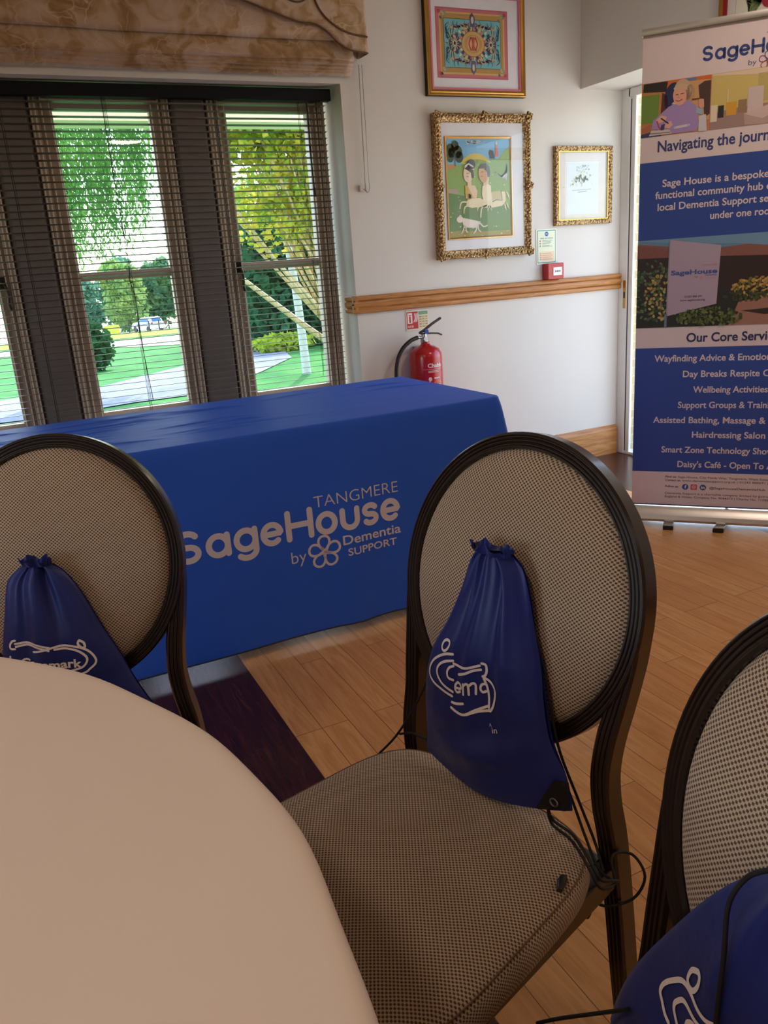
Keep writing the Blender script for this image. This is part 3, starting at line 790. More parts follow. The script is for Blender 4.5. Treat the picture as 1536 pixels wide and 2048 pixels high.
# ---- drawstring bags (chair space)
def make_bag(chair, label, left, right, bottom_sag, thick, nfold, seed, logos, logo_w, texts=(), eyelet=None, cords=(), ruffle=True, plane=(.085, .455, .03, .82)):
    X = MATS[chair.name]
    x0, z0, x1, z1 = plane
    cy = sum(p[0] for p in left+right)/len(left+right); zb = min(p[1] for p in left+right)
    base = X @ Vector((x0+.02, cy, zb))
    t = thing('drawstring_bag', label, 'bag', tuple(base), radians(0), 'blue drawstring bags left on the chairs')
    rnd = random.Random(seed); ph = [rnd.uniform(0, 6.28) for _ in range(8)]
    def along(P, v):
        d = [0]
        for i in range(len(P)-1): d.append(d[-1]+(Vector(P[i+1])-Vector(P[i])).length)
        k = v*d[-1]
        for i in range(len(P)-1):
            if k <= d[i+1] or i == len(P)-2:
                f_ = (k-d[i])/max(1e-9, d[i+1]-d[i]); return Vector(P[i]).lerp(Vector(P[i+1]), f_)
    Ls, Rs = smoothpts(left, 4), smoothpts(right, 4)
    def yz(u, v):
        a, b = along(Ls, v), along(Rs, v); p = a.lerp(b, u); p.y -= bottom_sag*4*u*(1-u)*(1-v)**5
        return p
    def xb(z): return x0+(x1-x0)*(z-z0)/(z1-z0)
    def front(u, v):
        p = yz(u, v); e = max(0, 4*u*(1-u))
        g = (.35+.65*min(1, (1-v)*2.2)) if v > .5 else 1
        bot = min(1, (v+.02)*6)
        th = thick*(e**.55)*g*(.35+.65*bot)
        fo = .25*v+.75*v**1.6
        fold = (sin(u*nfold*2*pi+ph[0]+1.2*v)*.5+sin(u*nfold*3.3*pi+ph[1]-2*v)*.35+sin(u*nfold*5.7*pi+ph[2])*.15)*.0165*fo*(e**.4)
        fold += .004*sin(u*7+v*9+ph[3])*(1-v)+.003*sin(11*v-6*u+ph[4])*(1-v)
        cr = .0035*sin(38*(v-.25*u)+ph[5])*math.exp(-((v-.18)/.14)**2)*e
        return (xb(p.y)+.004+th+fold*.9+cr, p.x, p.y)
    def back(u, v):
        p = yz(1-u, v); return (xb(p.y)-.004*(4*u*(1-u)), p.x, p.y)
    m = MB(); m.grid(front, 72, 84); m.grid(back, 20, 40)
    vsl = list(m.v); fsl = list(m.f)
    body = m.build('bag_body', M_BAG, t, 80, xf=X)
    if ruffle:
        m = MB(); a, b = yz(0, 1), yz(1, 1); cm = (a+b)/2; w = (b-a).length/2+.012
        def ruf(u, v):
            an = 2*pi*u; rr = (w*(.80+.10*v))*(1+.07*sin(11*an+ph[6])*(.4+v)); tt = (.011+.004*v)*(1+.3*sin(7*an+ph[7]))
            dx = (b-a).normalized() if (b-a).length > 1e-6 else Vector((1, 0))
            yy = cm.x+dx.x*rr*cos(an); zz = cm.y+dx.y*rr*cos(an)+.011*v*(1+.45*sin(5*an))
            return (xb(cm.y)+.014+tt*sin(an), yy, zz)
        m.grid(ruf, 72, 6, True); o = m.build('gathered_neck', M_BAG, t, 80, xf=X)
    bvb = BVHTree.FromPolygons([Vector(v) for v in vsl], fsl)
    def on(y, z, k):
        h = bvb.ray_cast(Vector((.8, y, z)), Vector((-1, 0, 0)))
        return tuple(X @ Vector(((h[0].x if h[0] else xb(z))+.0011+k, y, z)))
    pr = Print(on, .0002)
    for pl in logos: pr.line(smoothpts([tuple(q) for q in pl], 5), logo_w, M_PRINTW)
    for a in texts: pr.text(a[0], a[1], a[2], a[3], M_PRINTW, w=a[4], bold=a[5], rot=a[6])
    pr.build('printed_logo', t, 'white printed logo')
    if eyelet:
        tri, c = eyelet
        pe = Print(on, .0004); 
        Pq = [Vector(q) for q in tri]; gv = []; gf = []
        for j in range(13):
            for i in range(13): gv.append(tuple(Pq[0].lerp(Pq[1], i/12).lerp(Pq[3].lerp(Pq[2], i/12), j/12)))
        for j in range(12):
            for i in range(12): gf.append((j*13+i, j*13+i+1, j*13+i+14, j*13+i+13))
        pe.put(gv, gf, M_BAGDK); pe.build('corner_patch', t, 'black corner patch')
        m = MB(); ring = []
        cx_, cy_, cz_ = X.inverted() @ Vector(on(c[0], c[1], .001))
        for i in range(25): a = 2*pi*i/24; ring.append((cx_+.0015, cy_+.006*cos(a), cz_+.006*sin(a)))
        m.tube(ring, .0013, 6, False); m.build('eyelet', M_STEEL, t, 60, xf=X)
    for c in cords:
        m = MB(); m.tube(smoothpts(c, 6), .0021, 7); m.build('cord', M_CORD, t, 60, xf=X)
    return t
LM = [[(-0.061, 0.671), (-0.054, 0.671), (-0.052, 0.666), (-0.057, 0.658), (-0.063, 0.654), (-0.068, 0.655), (-0.07, 0.66), (-0.067, 0.667), (-0.061, 0.671)],
 [(-0.038, 0.659), (-0.054, 0.653), (-0.072, 0.643), (-0.087, 0.63), (-0.094, 0.616), (-0.091, 0.605), (-0.077, 0.599), (-0.059, 0.596), (-0.036, 0.593)],
 [(-0.037, 0.649), (-0.052, 0.643), (-0.066, 0.634), (-0.073, 0.624), (-0.071, 0.615), (-0.061, 0.607), (-0.048, 0.603), (-0.035, 0.6)],
 [(-0.036, 0.641), (-0.044, 0.636), (-0.048, 0.628), (-0.045, 0.62), (-0.035, 0.619)],
 [(-0.036, 0.645), (-0.022, 0.645), (-0.006, 0.649), (0.014, 0.658)],
 [(-0.024, 0.632), (-0.01, 0.639), (0.003, 0.647), (0.016, 0.652)],
 [(-0.035, 0.584), (-0.026, 0.585), (-0.011, 0.591)],
 [(-0.035, 0.576), (-0.023, 0.574), (-0.006, 0.576), (0.01, 0.587), (0.031, 0.6)],
 [(-0.003, 0.577), (0.015, 0.587), (0.036, 0.595)],
 [(0.017, 0.662), (0.023, 0.661), (0.025, 0.653), (0.023, 0.645), (0.019, 0.642)],
 [(0.021, 0.641), (0.033, 0.637), (0.042, 0.629), (0.043, 0.617), (0.04, 0.602), (0.036, 0.594)],
 [(0.021, 0.639), (0.027, 0.628), (0.031, 0.615), (0.033, 0.598)],
 [(-0.029, 0.609), (-0.018, 0.612), (-0.019, 0.618), (-0.025, 0.619), (-0.03, 0.613), (-0.03, 0.606), (-0.026, 0.603), (-0.019, 0.607)],
 [(-0.012, 0.605), (-0.013, 0.621)],
 [(-0.013, 0.618), (-0.008, 0.623), (-0.004, 0.622), (-0.002, 0.608)],
 [(-0.003, 0.621), (0.003, 0.627), (0.008, 0.626), (0.009, 0.612)],
 [(0.025, 0.632), (0.018, 0.629), (0.016, 0.622), (0.02, 0.618), (0.026, 0.621)]]
make_bag(c_main, 'navy drawstring bag standing against the chair back in front of the printed blue cloth',
    [(-.112, .464), (-.114, .521), (-.112, .582), (-.102, .643), (-.074, .70), (-.052, .753), (-.038, .798), (-.024, .816)],
    [(.166, .482), (.154, .526), (.127, .57), (.110, .622), (.098, .669), (.083, .715), (.068, .768), (.054, .800), (.034, .816)],
    .018, .032, 2.3, 3, LM, .0038, [('A', .036, .570, .006, .004, 0, .2), ('in', .042, .562, .009, .010, .0, .35)],
    ([(.112, .462), (.163, .482), (.158, .522), (.142, .526)], (.143, .490)),
    [[(.05, .03, .80), (.05, .062, .75), (.052, .094, .66), (.058, .112, .59), (.062, .120, .545), (.055, .145, .485), (.06, .175, .43), (.075, .206, .405), (.062, .224, .385)],
     [(.048, .034, .80), (.046, .068, .75), (.048, .098, .66), (.054, .116, .59), (.052, .128, .54), (.048, .155, .475), (.05, .184, .42), (.07, .21, .40)],
     [(.105, .143, .490), (.098, .145, .460), (.105, .180, .458), (.120, .214, .450), (.122, .236, .425), (.10, .238, .41), (.07, .228, .39)],
     [(.104, .143, .488), (.092, .143, .461), (.096, .176, .459), (.110, .208, .453), (.114, .232, .43), (.09, .234, .412), (.06, .228, .388)],
     [(.065, .226, .39), (.05, .212, .415), (.02, .225, .405), (.01, .24, .37), (.02, .228, .33), (.05, .2, .32), (.07, .192, .35), (.066, .204, .38)],
     [(.066, .20, .38), (.07, .19, .315), (.062, .176, .295), (.066, .168, .325), (.07, .18, .365)],
     [(.06, -.110, .60), (.066, -.15, .52), (.072, -.20, .44), (.086, -.262, .36), (.09, -.28, .30)], [(.075, -.12, .47), (.07, -.16, .462), (.062, -.20, .44)]])
LL = [[(-0.071, 0.639), (-0.077, 0.637), (-0.082, 0.63), (-0.081, 0.624), (-0.073, 0.624)],
 [(-0.072, 0.633), (-0.053, 0.635), (-0.031, 0.633), (-0.008, 0.627)],
 [(-0.071, 0.628), (-0.049, 0.631), (-0.025, 0.627), (-0.01, 0.622)],
 [(-0.039, 0.619), (-0.02, 0.623), (0.0, 0.627), (0.02, 0.627), (0.039, 0.622), (0.055, 0.611), (0.064, 0.597), (0.063, 0.588), (0.054, 0.581), (0.043, 0.575), (0.008, 0.569), (-0.04, 0.567), (-0.077, 0.576), (-0.087, 0.594), (-0.084, 0.61)],
 [(-0.0, 0.623), (0.019, 0.622), (0.036, 0.617), (0.048, 0.606), (0.051, 0.597), (0.045, 0.588), (0.032, 0.583), (-0.011, 0.576), (-0.05, 0.577)],
 [(0.041, 0.633), (0.039, 0.628), (0.043, 0.621), (0.049, 0.619), (0.048, 0.627), (0.041, 0.633)]]
make_bag(c_left, 'navy drawstring bag on the chair behind the round table, half hidden by white cloth',
    [(-.125, .47), (-.115, .552), (-.103, .624), (-.092, .68), (-.080, .734), (-.056, .757), (-.040, .765)],
    [(.158, .465), (.145, .491), (.118, .544), (.100, .588), (.076, .636), (.043, .71), (.018, .748), (-.004, .762)],
    .01, .036, 2.0, 8, LL, .0036, [('Caremark', -.066, .5925, .0155, .108, .03, -.06)], cords=[[(.05, -.03, .76), (.04, -.02, .765), (.05, .0, .76)]])
LR = [[(-0.075, 0.644), (-0.07, 0.647), (-0.066, 0.645), (-0.066, 0.638), (-0.07, 0.63), (-0.076, 0.627), (-0.081, 0.628), (-0.082, 0.632), (-0.08, 0.639), (-0.075, 0.644)],
 [(-0.092, 0.574), (-0.099, 0.576), (-0.106, 0.582), (-0.111, 0.586), (-0.111, 0.592), (-0.107, 0.6), (-0.098, 0.611), (-0.089, 0.62), (-0.08, 0.624), (-0.07, 0.625), (-0.059, 0.623), (-0.049, 0.623), (-0.039, 0.628)],
 [(-0.08, 0.582), (-0.085, 0.587), (-0.089, 0.592), (-0.089, 0.598), (-0.083, 0.607), (-0.078, 0.611), (-0.071, 0.612), (-0.06, 0.611), (-0.052, 0.612)],
 [(-0.07, 0.593), (-0.069, 0.599), (-0.065, 0.604), (-0.061, 0.606)]]
make_bag(c_right, 'navy drawstring bag slumped on the seat of the cut-off chair',
    [(-.19, .466), (-.182, .499), (-.155, .577), (-.116, .657), (-.079, .716), (-.034, .772)],
    [(.20, .466), (.17, .54), (.14, .62), (.11, .70), (.07, .76), (.03, .785)],
    .01, .030, 1.7, 5, LR, .0042, cords=[[(.072, -.010, .793), (.074, -.027, .779), (.077, -.040, .762), (.083, -.048, .733), (.090, -.042, .692), (.099, -.036, .63), (.112, -.02, .55)],
     [(.10, -.14, .54), (.106, -.180, .495), (.118, -.23, .44), (.121, -.272, .389)]], ruffle=False)

# ---- pictures
M_GOLD = mat_metal('gilt_gold', (196, 150, 78), .32); M_GOLDD = mat_metal('aged_gilt', (150, 112, 62), .42)
M_MAT = plain('cream_mount', (226, 218, 206), .8); M_MATW = plain('white_mount', (226, 224, 226), .8)
M_PGLASS = mat_glass('picture_glass', 1.0)
M_PGLASS3 = mat_glass('picture_glass_shiny', 1.5)
def ring_frame(mb, a0, a1, b0, b1, prof, P):
    """prof: (inset, depth) list; P(s, t, d) places a point"""
    rg = []
    for i, (sx, sy) in enumerate(((0, 0), (1, 0), (1, 1), (0, 1))):
        rg.append([P(a0+q if sx == 0 else a1-q, b0+q if sy == 0 else b1-q, d) for q, d in prof])
    mb.sweep(rg, closed=True)
def wallP(s, t, d): return (s, YW-d, t)
def pic(name, label, a0, a1, b0, b1, prof, mframe, bd, P=wallP, mount=M_MAT, glass=M_PGLASS):
    c = P((a0+a1)/2, b0, 0); t = thing(name, label, 'picture', c)
    m = MB(); ring_frame(m, a0, a1, b0, b1, prof, P); fr = m.build('frame', mframe, t, 40)
    pr = Print(lambda s, q, k: P(s, q, bd+k), .00032); w = prof[-1][0]
    pr.rect(a0+.6*w, a1-.6*w, b0+.6*w, b1-.6*w, mount, 0)
    return t, pr, fr
def glass_pane(t, a0, a1, b0, b1, d, P=wallP, mat=M_PGLASS):
    m = MB(); m.add([P(a0, b0, d), P(a1, b0, d), P(a1, b1, d), P(a0, b1, d)], [(0, 1, 2, 3)]); m.build('glass', mat, t)
# upper picture: framed patterned panel
A0, A1, B0, B1 = 2.152, 2.732, 2.003, 2.478
t1, pr, fr1 = pic('framed_print', 'gold framed picture of a turquoise ornamental panel, highest on the wall', A0, A1, B0, B1,
    [(0, 0), (0, .028), (.004, .032), (.012, .030), (.016, .033), (.026, .028), (.026, .018)], M_GOLD, .017, mount=M_MATW)
m = MB(); ring_frame(m, A0+.024, A1-.024, B0+.024, B1-.024, [(0, .017), (0, .026), (.012, .025), (.012, .017)], wallP); m.build('pink_slip', plain('pink_slip_paint', (206, 112, 138), .5), t1)
m = MB(); ring_frame(m, A0-.0012, A1+.0012, B0-.0012, B1+.0012, [(0, 0), (0, .024), (.003, .024), (.003, 0)], wallP); m.build('frame_side', plain('black_frame_side', (26, 20, 16), .5), t1)
a0, a1, b0, b1 = 2.214, 2.632, 2.083, 2.392; cx, cy = (a0+a1)/2, (b0+b1)/2
pr.rect(a0, a1, b0, b1, (190, 92, 106)); pr.rect(a0+.006, a1-.006, b0+.006, b1-.006, (196, 112, 118), 2); pr.rect(a0+.02, a1-.02, b0+.018, b1-.018, (214, 172, 104), 3)
pr.rect(a0+.028, a1-.028, b0+.026, b1-.026, (182, 140, 72), 4); pr.rect(a0+.043, a1-.043, b0+.046, b1-.046, (110, 92, 60), 5); pr.rect(a0+.046, a1-.046, b0+.049, b1-.049, (112, 182, 190), 6)
for sx in (-1, 1):
    for sy in (-1, 1):
        px, py = cx+sx*.172, cy+sy*.122
        pr.ell(px+sx*.018, py+sy*.014, .009, .009, (186, 70, 76), 8)
        for q in range(7): pr.ell(px-sx*.004+.014*cos(q*1.9), py+.014*sin(q*2.3), .007, .005, ((150, 150, 116), (188, 180, 140), (92, 110, 112))[q % 3], 7+q % 2, rot=q)
    for q in range(9):
        an = -1.35+2.7*q/8; ox, oy = cx+sx*.105, cy
        pr.line(smoothpts([(ox+sx*.03*cos(an), oy+.042*sin(an)), (ox+sx*.05*cos(an*1.1), oy+.068*sin(an*1.1)), (ox+sx*.052*cos(an*1.35), oy+.085*sin(an*1.3))], 4), .005, (44, 56, 84), 9, taper=lambda v: 1-.8*v)
        pr.line(smoothpts([(ox+sx*.022*cos(an), oy+.032*sin(an)), (ox+sx*.036*cos(an*1.1), oy+.052*sin(an*1.1)), (ox+sx*.038*cos(an*1.3), oy+.066*sin(an*1.3))], 4), .006, (206, 190, 130), 10, taper=lambda v: 1-.8*v)
    pr.ell(cx+sx*.105, cy, .032, .040, (50, 58, 86), 11); 
    for q in range(14): an = q*2*pi/14; pr.line([(cx+sx*.105, cy), (cx+sx*.105+.026*cos(an), cy+.033*sin(an))], .005, (214, 206, 170), 12, taper=lambda v: 1-.7*v)
    for sy in (-1, 1):
        for q in range(5): pr.ell(cx+sx*(.03+.02*q), cy+sy*(.085-.004*q), .022, .006, ((150, 132, 150), (206, 160, 140), (128, 128, 146))[q % 3], 8)
for sy in (-1, 1):
    pr.poly([(cx-.012, cy+sy*.075), (cx+.012, cy+sy*.075), (cx+.016, cy+sy*.115), (cx, cy+sy*.138), (cx-.016, cy+sy*.115)][::sy], (96, 84, 110), 9); pr.ell(cx, cy+sy*.105, .007, .016, (206, 196, 180), 10)
    for sx in (-1, 1): pr.line(smoothpts([(cx, cy+sy*.06), (cx+sx*.03, cy+sy*.072), (cx+sx*.055, cy+sy*.055)], 5), .012, (204, 176, 122), 9)
for sx in (-1, 1):
    for sy in (-1, 1):
        for q in range(6):
            bx0, by0 = cx+sx*(.012+.022*q), cy+sy*(.066+.006*sin(q*2)); pr.line(smoothpts([(bx0, by0), (bx0+sx*.012, by0+sy*.014), (bx0+sx*.008, by0+sy*(.028+.004*(q % 2)))], 4), .006, ((44, 56, 84), (96, 104, 84), (206, 190, 130))[q % 3], 13, taper=lambda v: 1-.75*v)
        for q in range(4): pr.ell(cx+sx*(.075+.016*q), cy+sy*(.050-.010*q), .009, .006, ((214, 206, 170), (60, 70, 100), (206, 150, 130), (120, 130, 96))[q], 13, rot=sx*sy*.8)
        for q in range(3): pr.line(smoothpts([(cx+sx*(.138+.006*q), cy+sy*(.02+.018*q)), (cx+sx*(.152+.002*q), cy+sy*(.04+.018*q)), (cx+sx*(.146-.004*q), cy+sy*(.062+.014*q))], 4), .006, (44, 56, 84), 13, taper=lambda v: 1-.75*v)
for q in range(30): an = q*2*pi/30; pr.ell(cx+.074*cos(an), cy+.064*sin(an), .010, .006, ((70, 62, 92), (198, 130, 120), (206, 190, 140))[q % 3], 12 + q % 2, rot=an)
pr.ell(cx, cy, .068, .058, (140, 104, 60), 14); pr.ell(cx, cy, .065, .055, (206, 164, 104), 15); pr.ell(cx, cy, .052, .042, (190, 148, 86), 16); pr.ell(cx, cy, .034, .034, (212, 172, 112), 17)
pr.poly([(cx-.012, cy-.03), (cx+.012, cy-.03), (cx+.006, cy), (cx+.012, cy+.03), (cx-.012, cy+.03), (cx-.006, cy)], (186, 84, 72), 18)
for sx in (-1, 1): pr.line(smoothpts([(cx+sx*.014, cy-.026), (cx+sx*.024, cy), (cx+sx*.014, cy+.026)], 5), .008, (186, 84, 72), 18)
pr.build('artwork', t1); glass_pane(t1, A0+.03, A1-.03, B0+.03, B1-.03, .0245)
# middle picture: ornate frame with folk scene
A0, A1, B0, B1 = 2.172, 2.752, 1.226, 1.924
g = N('carved_gilt'); nz = g.n('ShaderNodeTexVoronoi'); g.t.links.new(g.coord('Object'), nz.inputs['Vector']); nz.inputs['Scale'].default_value = 95
nn = g.noise(g.coord('Object'), 60, 3)
M_CARVE = g.done(g.bsdf(g.ramp(nz.outputs[0], [(.2, L((222, 186, 128))), (.75, L((112, 78, 44)))]), .42, .6, normal=g.bump(g.math('SUBTRACT', nn, nz.outputs[0]), .9, .006)))
t2, pr, fr2 = pic('framed_painting', 'ornate carved gold frame around a folk painting of two figures and a white dog', A0, A1, B0, B1,
    [(0, 0), (0, .034), (.004, .043), (.012, .046), (.022, .044), (.030, .036), (.036, .034), (.040, .030), (.044, .026)], M_CARVE, .025, mount=M_MATW)
m = MB()
for sx, sy in ((0, 0), (1, 0), (1, 1), (0, 1), (.5, 0), (.5, 1), (0, .5), (1, .5)):
    for q in range(9):
        an = q*2.4; rr = .004*sqrt(q)+.003; px = A0+(A1-A0)*sx+(.014 if sx == 0 else -.014 if sx == 1 else 0)+rr*1.4*cos(an); py = B0+(B1-B0)*sy+(.014 if sy == 0 else -.014 if sy == 1 else 0)+rr*1.4*sin(an)
        c = Vector((px, YW-.044, py)); n_ = 8
        vs2 = []; fs2 = []
        for j in range(5):
            ph_ = -pi/2+pi*j/4
            for i in range(n_): vs2.append(c+Vector((.009*cos(ph_)*cos(2*pi*i/n_), .007*sin(ph_), .009*cos(ph_)*sin(2*pi*i/n_))))
        for j in range(4):
            for i in range(n_): fs2.append((j*n_+i, j*n_+(i+1) % n_, (j+1)*n_+(i+1) % n_, (j+1)*n_+i))
        m.add(vs2, fs2)
for q in range(26):
    for py in (B0+.016, B1-.016):
        px = A0+.05+(A1-A0-.1)*q/25; m.tube([(px-.009, YW-.044, py-.006), (px, YW-.049, py), (px+.009, YW-.044, py+.006)], [.002, .005, .002], 6)
for q in range(32):
    for px in (A0+.016, A1-.016):
        py = B0+.05+(B1-B0-.1)*q/31; m.tube([(px-.006, YW-.044, py-.009), (px, YW-.048, py), (px+.006, YW-.044, py+.009)], [.002, .0045, .002], 6)
m.build('carved_ornament', M_CARVE, fr2, 60)
a0, a1, b0, b1 = 2.243, 2.624, 1.333, 1.806
m = MB(); ring_frame(m, a0-.011, a1+.011, b0-.011, b1+.011, [(0, .0255), (0, .031), (.004, .032), (.011, .027), (.011, .0255)], wallP); m.build('gold_slip', M_GOLD, t2, 40)
w, h = a1-a0, b1-b0
def p_(u, v): return (a0+u*w, b0+v*h)
def pl(L_): return [p_(u, v) for u, v in L_]
pr.rect(a0, a1, b0, b1, (112, 170, 206)); 
pr.poly(pl([(0, 0), (1, 0), (1, .93), (.92, .88), (.82, .80), (.7, .79), (.6, .76), (.3, .76), (.2, .74), (0, .75)]), (134, 164, 76), 2)
pr.poly(pl([(.2, .755)]+[(.2+.5*i/10, .755+.10*sin(pi*i/10)**.8) for i in range(1, 10)]+[(.7, .76)]), (200, 178, 48), 3)
pr.poly(pl([(.25, .765)]+[(.25+.42*i/10, .765+.03*sin(pi*i/10)) for i in range(1, 10)]+[(.67, .74)]), (128, 150, 60), 4)
pr.poly(pl([(0, 0), (1, 0), (1, .30), (.7, .38), (.3, .42), (0, .46)]), (92, 126, 58), 3)
pr.poly(pl([(0, 0), (1, 0), (1, .05), (.5, .05), (.2, .07), (0, .06)]), (150, 134, 48), 4)
pr.poly(pl([(0, .46), (.16, .45), (.14, .50), (0, .50)]), (176, 146, 132), 4); pr.poly(pl([(0, .69), (.14, .71), (.10, .75), (0, .745)]), (186, 130, 78), 4)
rnd = random.Random(2)
for q in range(90):
    u, v = rnd.random(), rnd.random()*.7
    pr.ell(*p_(u, v), .0035+.003*rnd.random(), .003, rnd.choice([(160, 176, 96), (206, 200, 160), (92, 124, 56), (120, 150, 70)]), 5, 8)
for q in range(26): pr.ell(*p_(.3+.28*rnd.random(), .95+.03*rnd.random()), .006, .003, (206, 206, 206), 5, 8)
pr.rect(*[p_(.115, 0)[0], p_(.13, 0)[0]], p_(0, .73)[1], p_(0, .84)[1], (92, 80, 60), 6)
for u, v, r_ in ((.06, .90, .022), (.13, .93, .022), (.05, .82, .022), (.17, .87, .026), (.19, .82, .024), (.07, .86, .02)): pr.ell(*p_(u, v), r_, r_*1.15, (42, 66, 40), 7)
pr.poly(pl([(.68, .80), (.76, .80), (.73, .88), (.68, .89), (.66, .86)]), (40, 30, 32), 7); pr.poly(pl([(.76, .82), (.82, .82), (.80, .94), (.77, .93)]), (196, 108, 84), 8); pr.ell(*p_(.785, .955), .006, .008, (220, 190, 160), 9)
for q in range(8): pr.line(smoothpts([p_(.78+.02*q, .66-.012*q), p_(.84+.015*q, .62), p_(.95, .66+.012*q)], 4), .005, (206, 200, 196), 7)
SK = (222, 190, 150); HC = (226, 208, 168)
# two riders with white horse bodies
pr.poly(pl([(.27, .32), (.36, .30), (.56, .31), (.60, .36), (.50, .40), (.30, .40)]), HC, 8)
pr.poly(pl([(.54, .30), (.66, .29), (.86, .31), (.92, .36), (.92, .46), (.66, .45), (.55, .40)]), HC, 9)
for L_ in ([(.30, .36), (.20, .36), (.17, .30)], [(.34, .33), (.25, .31), (.23, .25)], [(.52, .33), (.46, .30), (.45, .27)], [(.60, .32), (.52, .29), (.50, .20)], [(.63, .31), (.62, .27)], [(.66, .31), (.68, .27)], [(.90, .33), (.92, .27)], [(.93, .34), (.97, .28)], [(.92, .45), (.95, .44), (.98, .38)]):
    pr.line(smoothpts(pl(L_), 4), .0075, HC, 9)
pr.poly(pl([(.69, .46), (.84, .47), (.86, .36), (.77, .37), (.70, .35)]), (198, 180, 128), 10); pr.line(pl([(.84, .47), (.86, .365), (.77, .375), (.70, .355)]), .004, (88, 96, 96), 11)
pr.poly(pl([(.27, .40), (.44, .39), (.46, .47), (.42, .53), (.30, .53), (.26, .47)]), SK, 10); pr.poly(pl([(.26, .53), (.30, .53), (.40, .40), (.30, .38), (.27, .44)]), (196, 160, 70), 11)
pr.poly(pl([(.30, .52), (.37, .52), (.36, .60), (.31, .60)]), SK, 11); pr.ell(*p_(.315, .645), .028, .040, (228, 200, 168), 12)
pr.poly(pl([(.26, .70), (.32, .73), (.40, .68), (.41, .61), (.37, .60), (.36, .66), (.30, .69)]), (58, 48, 48), 13); pr.ell(*p_(.37, .745), .026, .024, (52, 44, 46), 13); pr.line(pl([(.26, .72), (.33, .75), (.40, .72)]), .008, (206, 206, 206), 14)
pr.poly(pl([(.55, .36), (.68, .37), (.68, .52), (.62, .55), (.54, .52), (.53, .44)]), (232, 216, 180), 11); pr.poly(pl([(.55, .52), (.64, .54), (.65, .62), (.57, .60)]), SK, 12)
pr.ell(*p_(.565, .655), .031, .048, (206, 160, 118), 13); pr.poly(pl([(.485, .70), (.53, .748), (.60, .755), (.66, .72), (.672, .65), (.65, .61), (.625, .615), (.62, .66), (.57, .70)]), (84, 82, 80), 14)
for u, v in ((.30, .655), (.33, .655), (.53, .665), (.55, .665)): pr.ell(*p_(u, v), .003, .002, (60, 44, 40), 15, 8)
for u, v in ((.305, .62), (.53, .62)): pr.line([p_(u-.012, v), p_(u+.014, v)], .003, (176, 86, 76), 15)
for q in range(12): pr.ell(*p_(.32+.03*rnd.random(), .40+.04*rnd.random()), .006, .006, ((150, 80, 70), (130, 90, 60))[q % 2], 13, 8)
# white dog
pr.poly(pl([(.20, .17), (.22, .10), (.42, .09), (.48, .13), (.46, .16), (.34, .18), (.22, .20)]), (226, 212, 196), 9); pr.ell(*p_(.165, .185), .020, .016, (226, 212, 196), 10); pr.ell(*p_(.17, .215), .007, .009, (214, 196, 180), 11)
for L_ in ([(.23, .12), (.21, .07), (.18, .035)], [(.25, .11), (.26, .06), (.29, .045)], [(.43, .11), (.42, .07), (.38, .035)], [(.45, .12), (.46, .07), (.49, .05)], [(.47, .15), (.54, .10), (.60, .11)]): pr.line(smoothpts(pl(L_), 4), .007, (226, 212, 196), 10)
pr.build('artwork', t2); glass_pane(t2, A0+.04, A1-.04, B0+.04, B1-.04, .0335)
# small picture by the door
A0, A1, B0, B1 = 2.925, 3.322, 1.364, 1.772
t3, pr, fr3 = pic('framed_sketch', 'small gold framed pale sketch under glass beside the garden door', A0, A1, B0, B1,
    [(0, 0), (0, .02), (.003, .027), (.010, .029), (.017, .026), (.022, .020), (.028, .018), (.030, .008)], M_CARVE, .008, mount=plain('pale_mount', (214, 204, 192), .8))
pr.rect(3.01, 3.235, 1.42, 1.69, (206, 212, 210)); pr.line([(3.005, 1.69), (3.24, 1.69)], .003, (240, 238, 230), 3)
rnd = random.Random(5)
for q in range(70):
    u = rnd.gauss(0, .034); pr.ell(3.115+u, 1.61+rnd.gauss(0, .012)-u*u*4, .008, .004, rnd.choice([(190, 190, 130), (206, 204, 150), (170, 176, 130)]), 3, 8, rot=rnd.random()*3)
for q in range(30): pr.ell(3.08+.09*rnd.random(), 1.645+.03*rnd.random(), .004, .003, (160, 180, 160), 3, 8)
pr.line(smoothpts([(3.115, 1.60), (3.118, 1.58), (3.113, 1.565)], 4), .003, (150, 150, 140), 4); pr.line([(3.05, 1.545), (3.18, 1.55)], .003, (150, 160, 165), 4); pr.line([(3.09, 1.535), (3.15, 1.54)], .003, (120, 130, 140), 4)
pr.build('artwork', t3); glass_pane(t3, A0+.024, A1-.024, B0+.024, B1-.024, .016, mat=M_PGLASS3)
m = MB(); ring_frame(m, A0+.026, A1-.026, B0+.026, B1-.026, [(0, .010), (0, .019), (.005, .019), (.005, .010)], wallP); m.build('gilt_slip', M_GOLD, t3)
# picture on the side wall above the banner
def sideP(s, t, d): return (XR-d, s, t)
t4, pr, fr4 = pic('framed_flower_print', 'gold and red framed flower picture on the side wall above the banner', 2.30, 2.862, 1.94, 2.62,
    [(0, 0), (0, .026), (.004, .03), (.022, .026), (.022, .018)], M_GOLD, .017, P=sideP, mount=plain('flower_mount', (222, 214, 206), .8))
m = MB(); ring_frame(m, 2.30+.022, 2.862-.022, 1.94+.022, 2.62-.022, [(0, .017), (0, .024), (.018, .022), (.018, .017)], sideP); m.build('red_slip', plain('red_slip_paint', (150, 22, 34), .4), t4)
pr.rect(2.383, 2.779, 2.02, 2.54, (176, 166, 150)); pr.rect(2.385, 2.777, 2.022, 2.538, (236, 228, 208), 2)
for q in range(12): pr.line(smoothpts([(2.62, 2.17), (2.68+.006*q, 2.12+.008*q), (2.725-.004*q, 2.085+.010*q)], 4), .016, ((110, 130, 80), (136, 150, 96))[q % 2], 3, taper=lambda v: 1-.7*v)
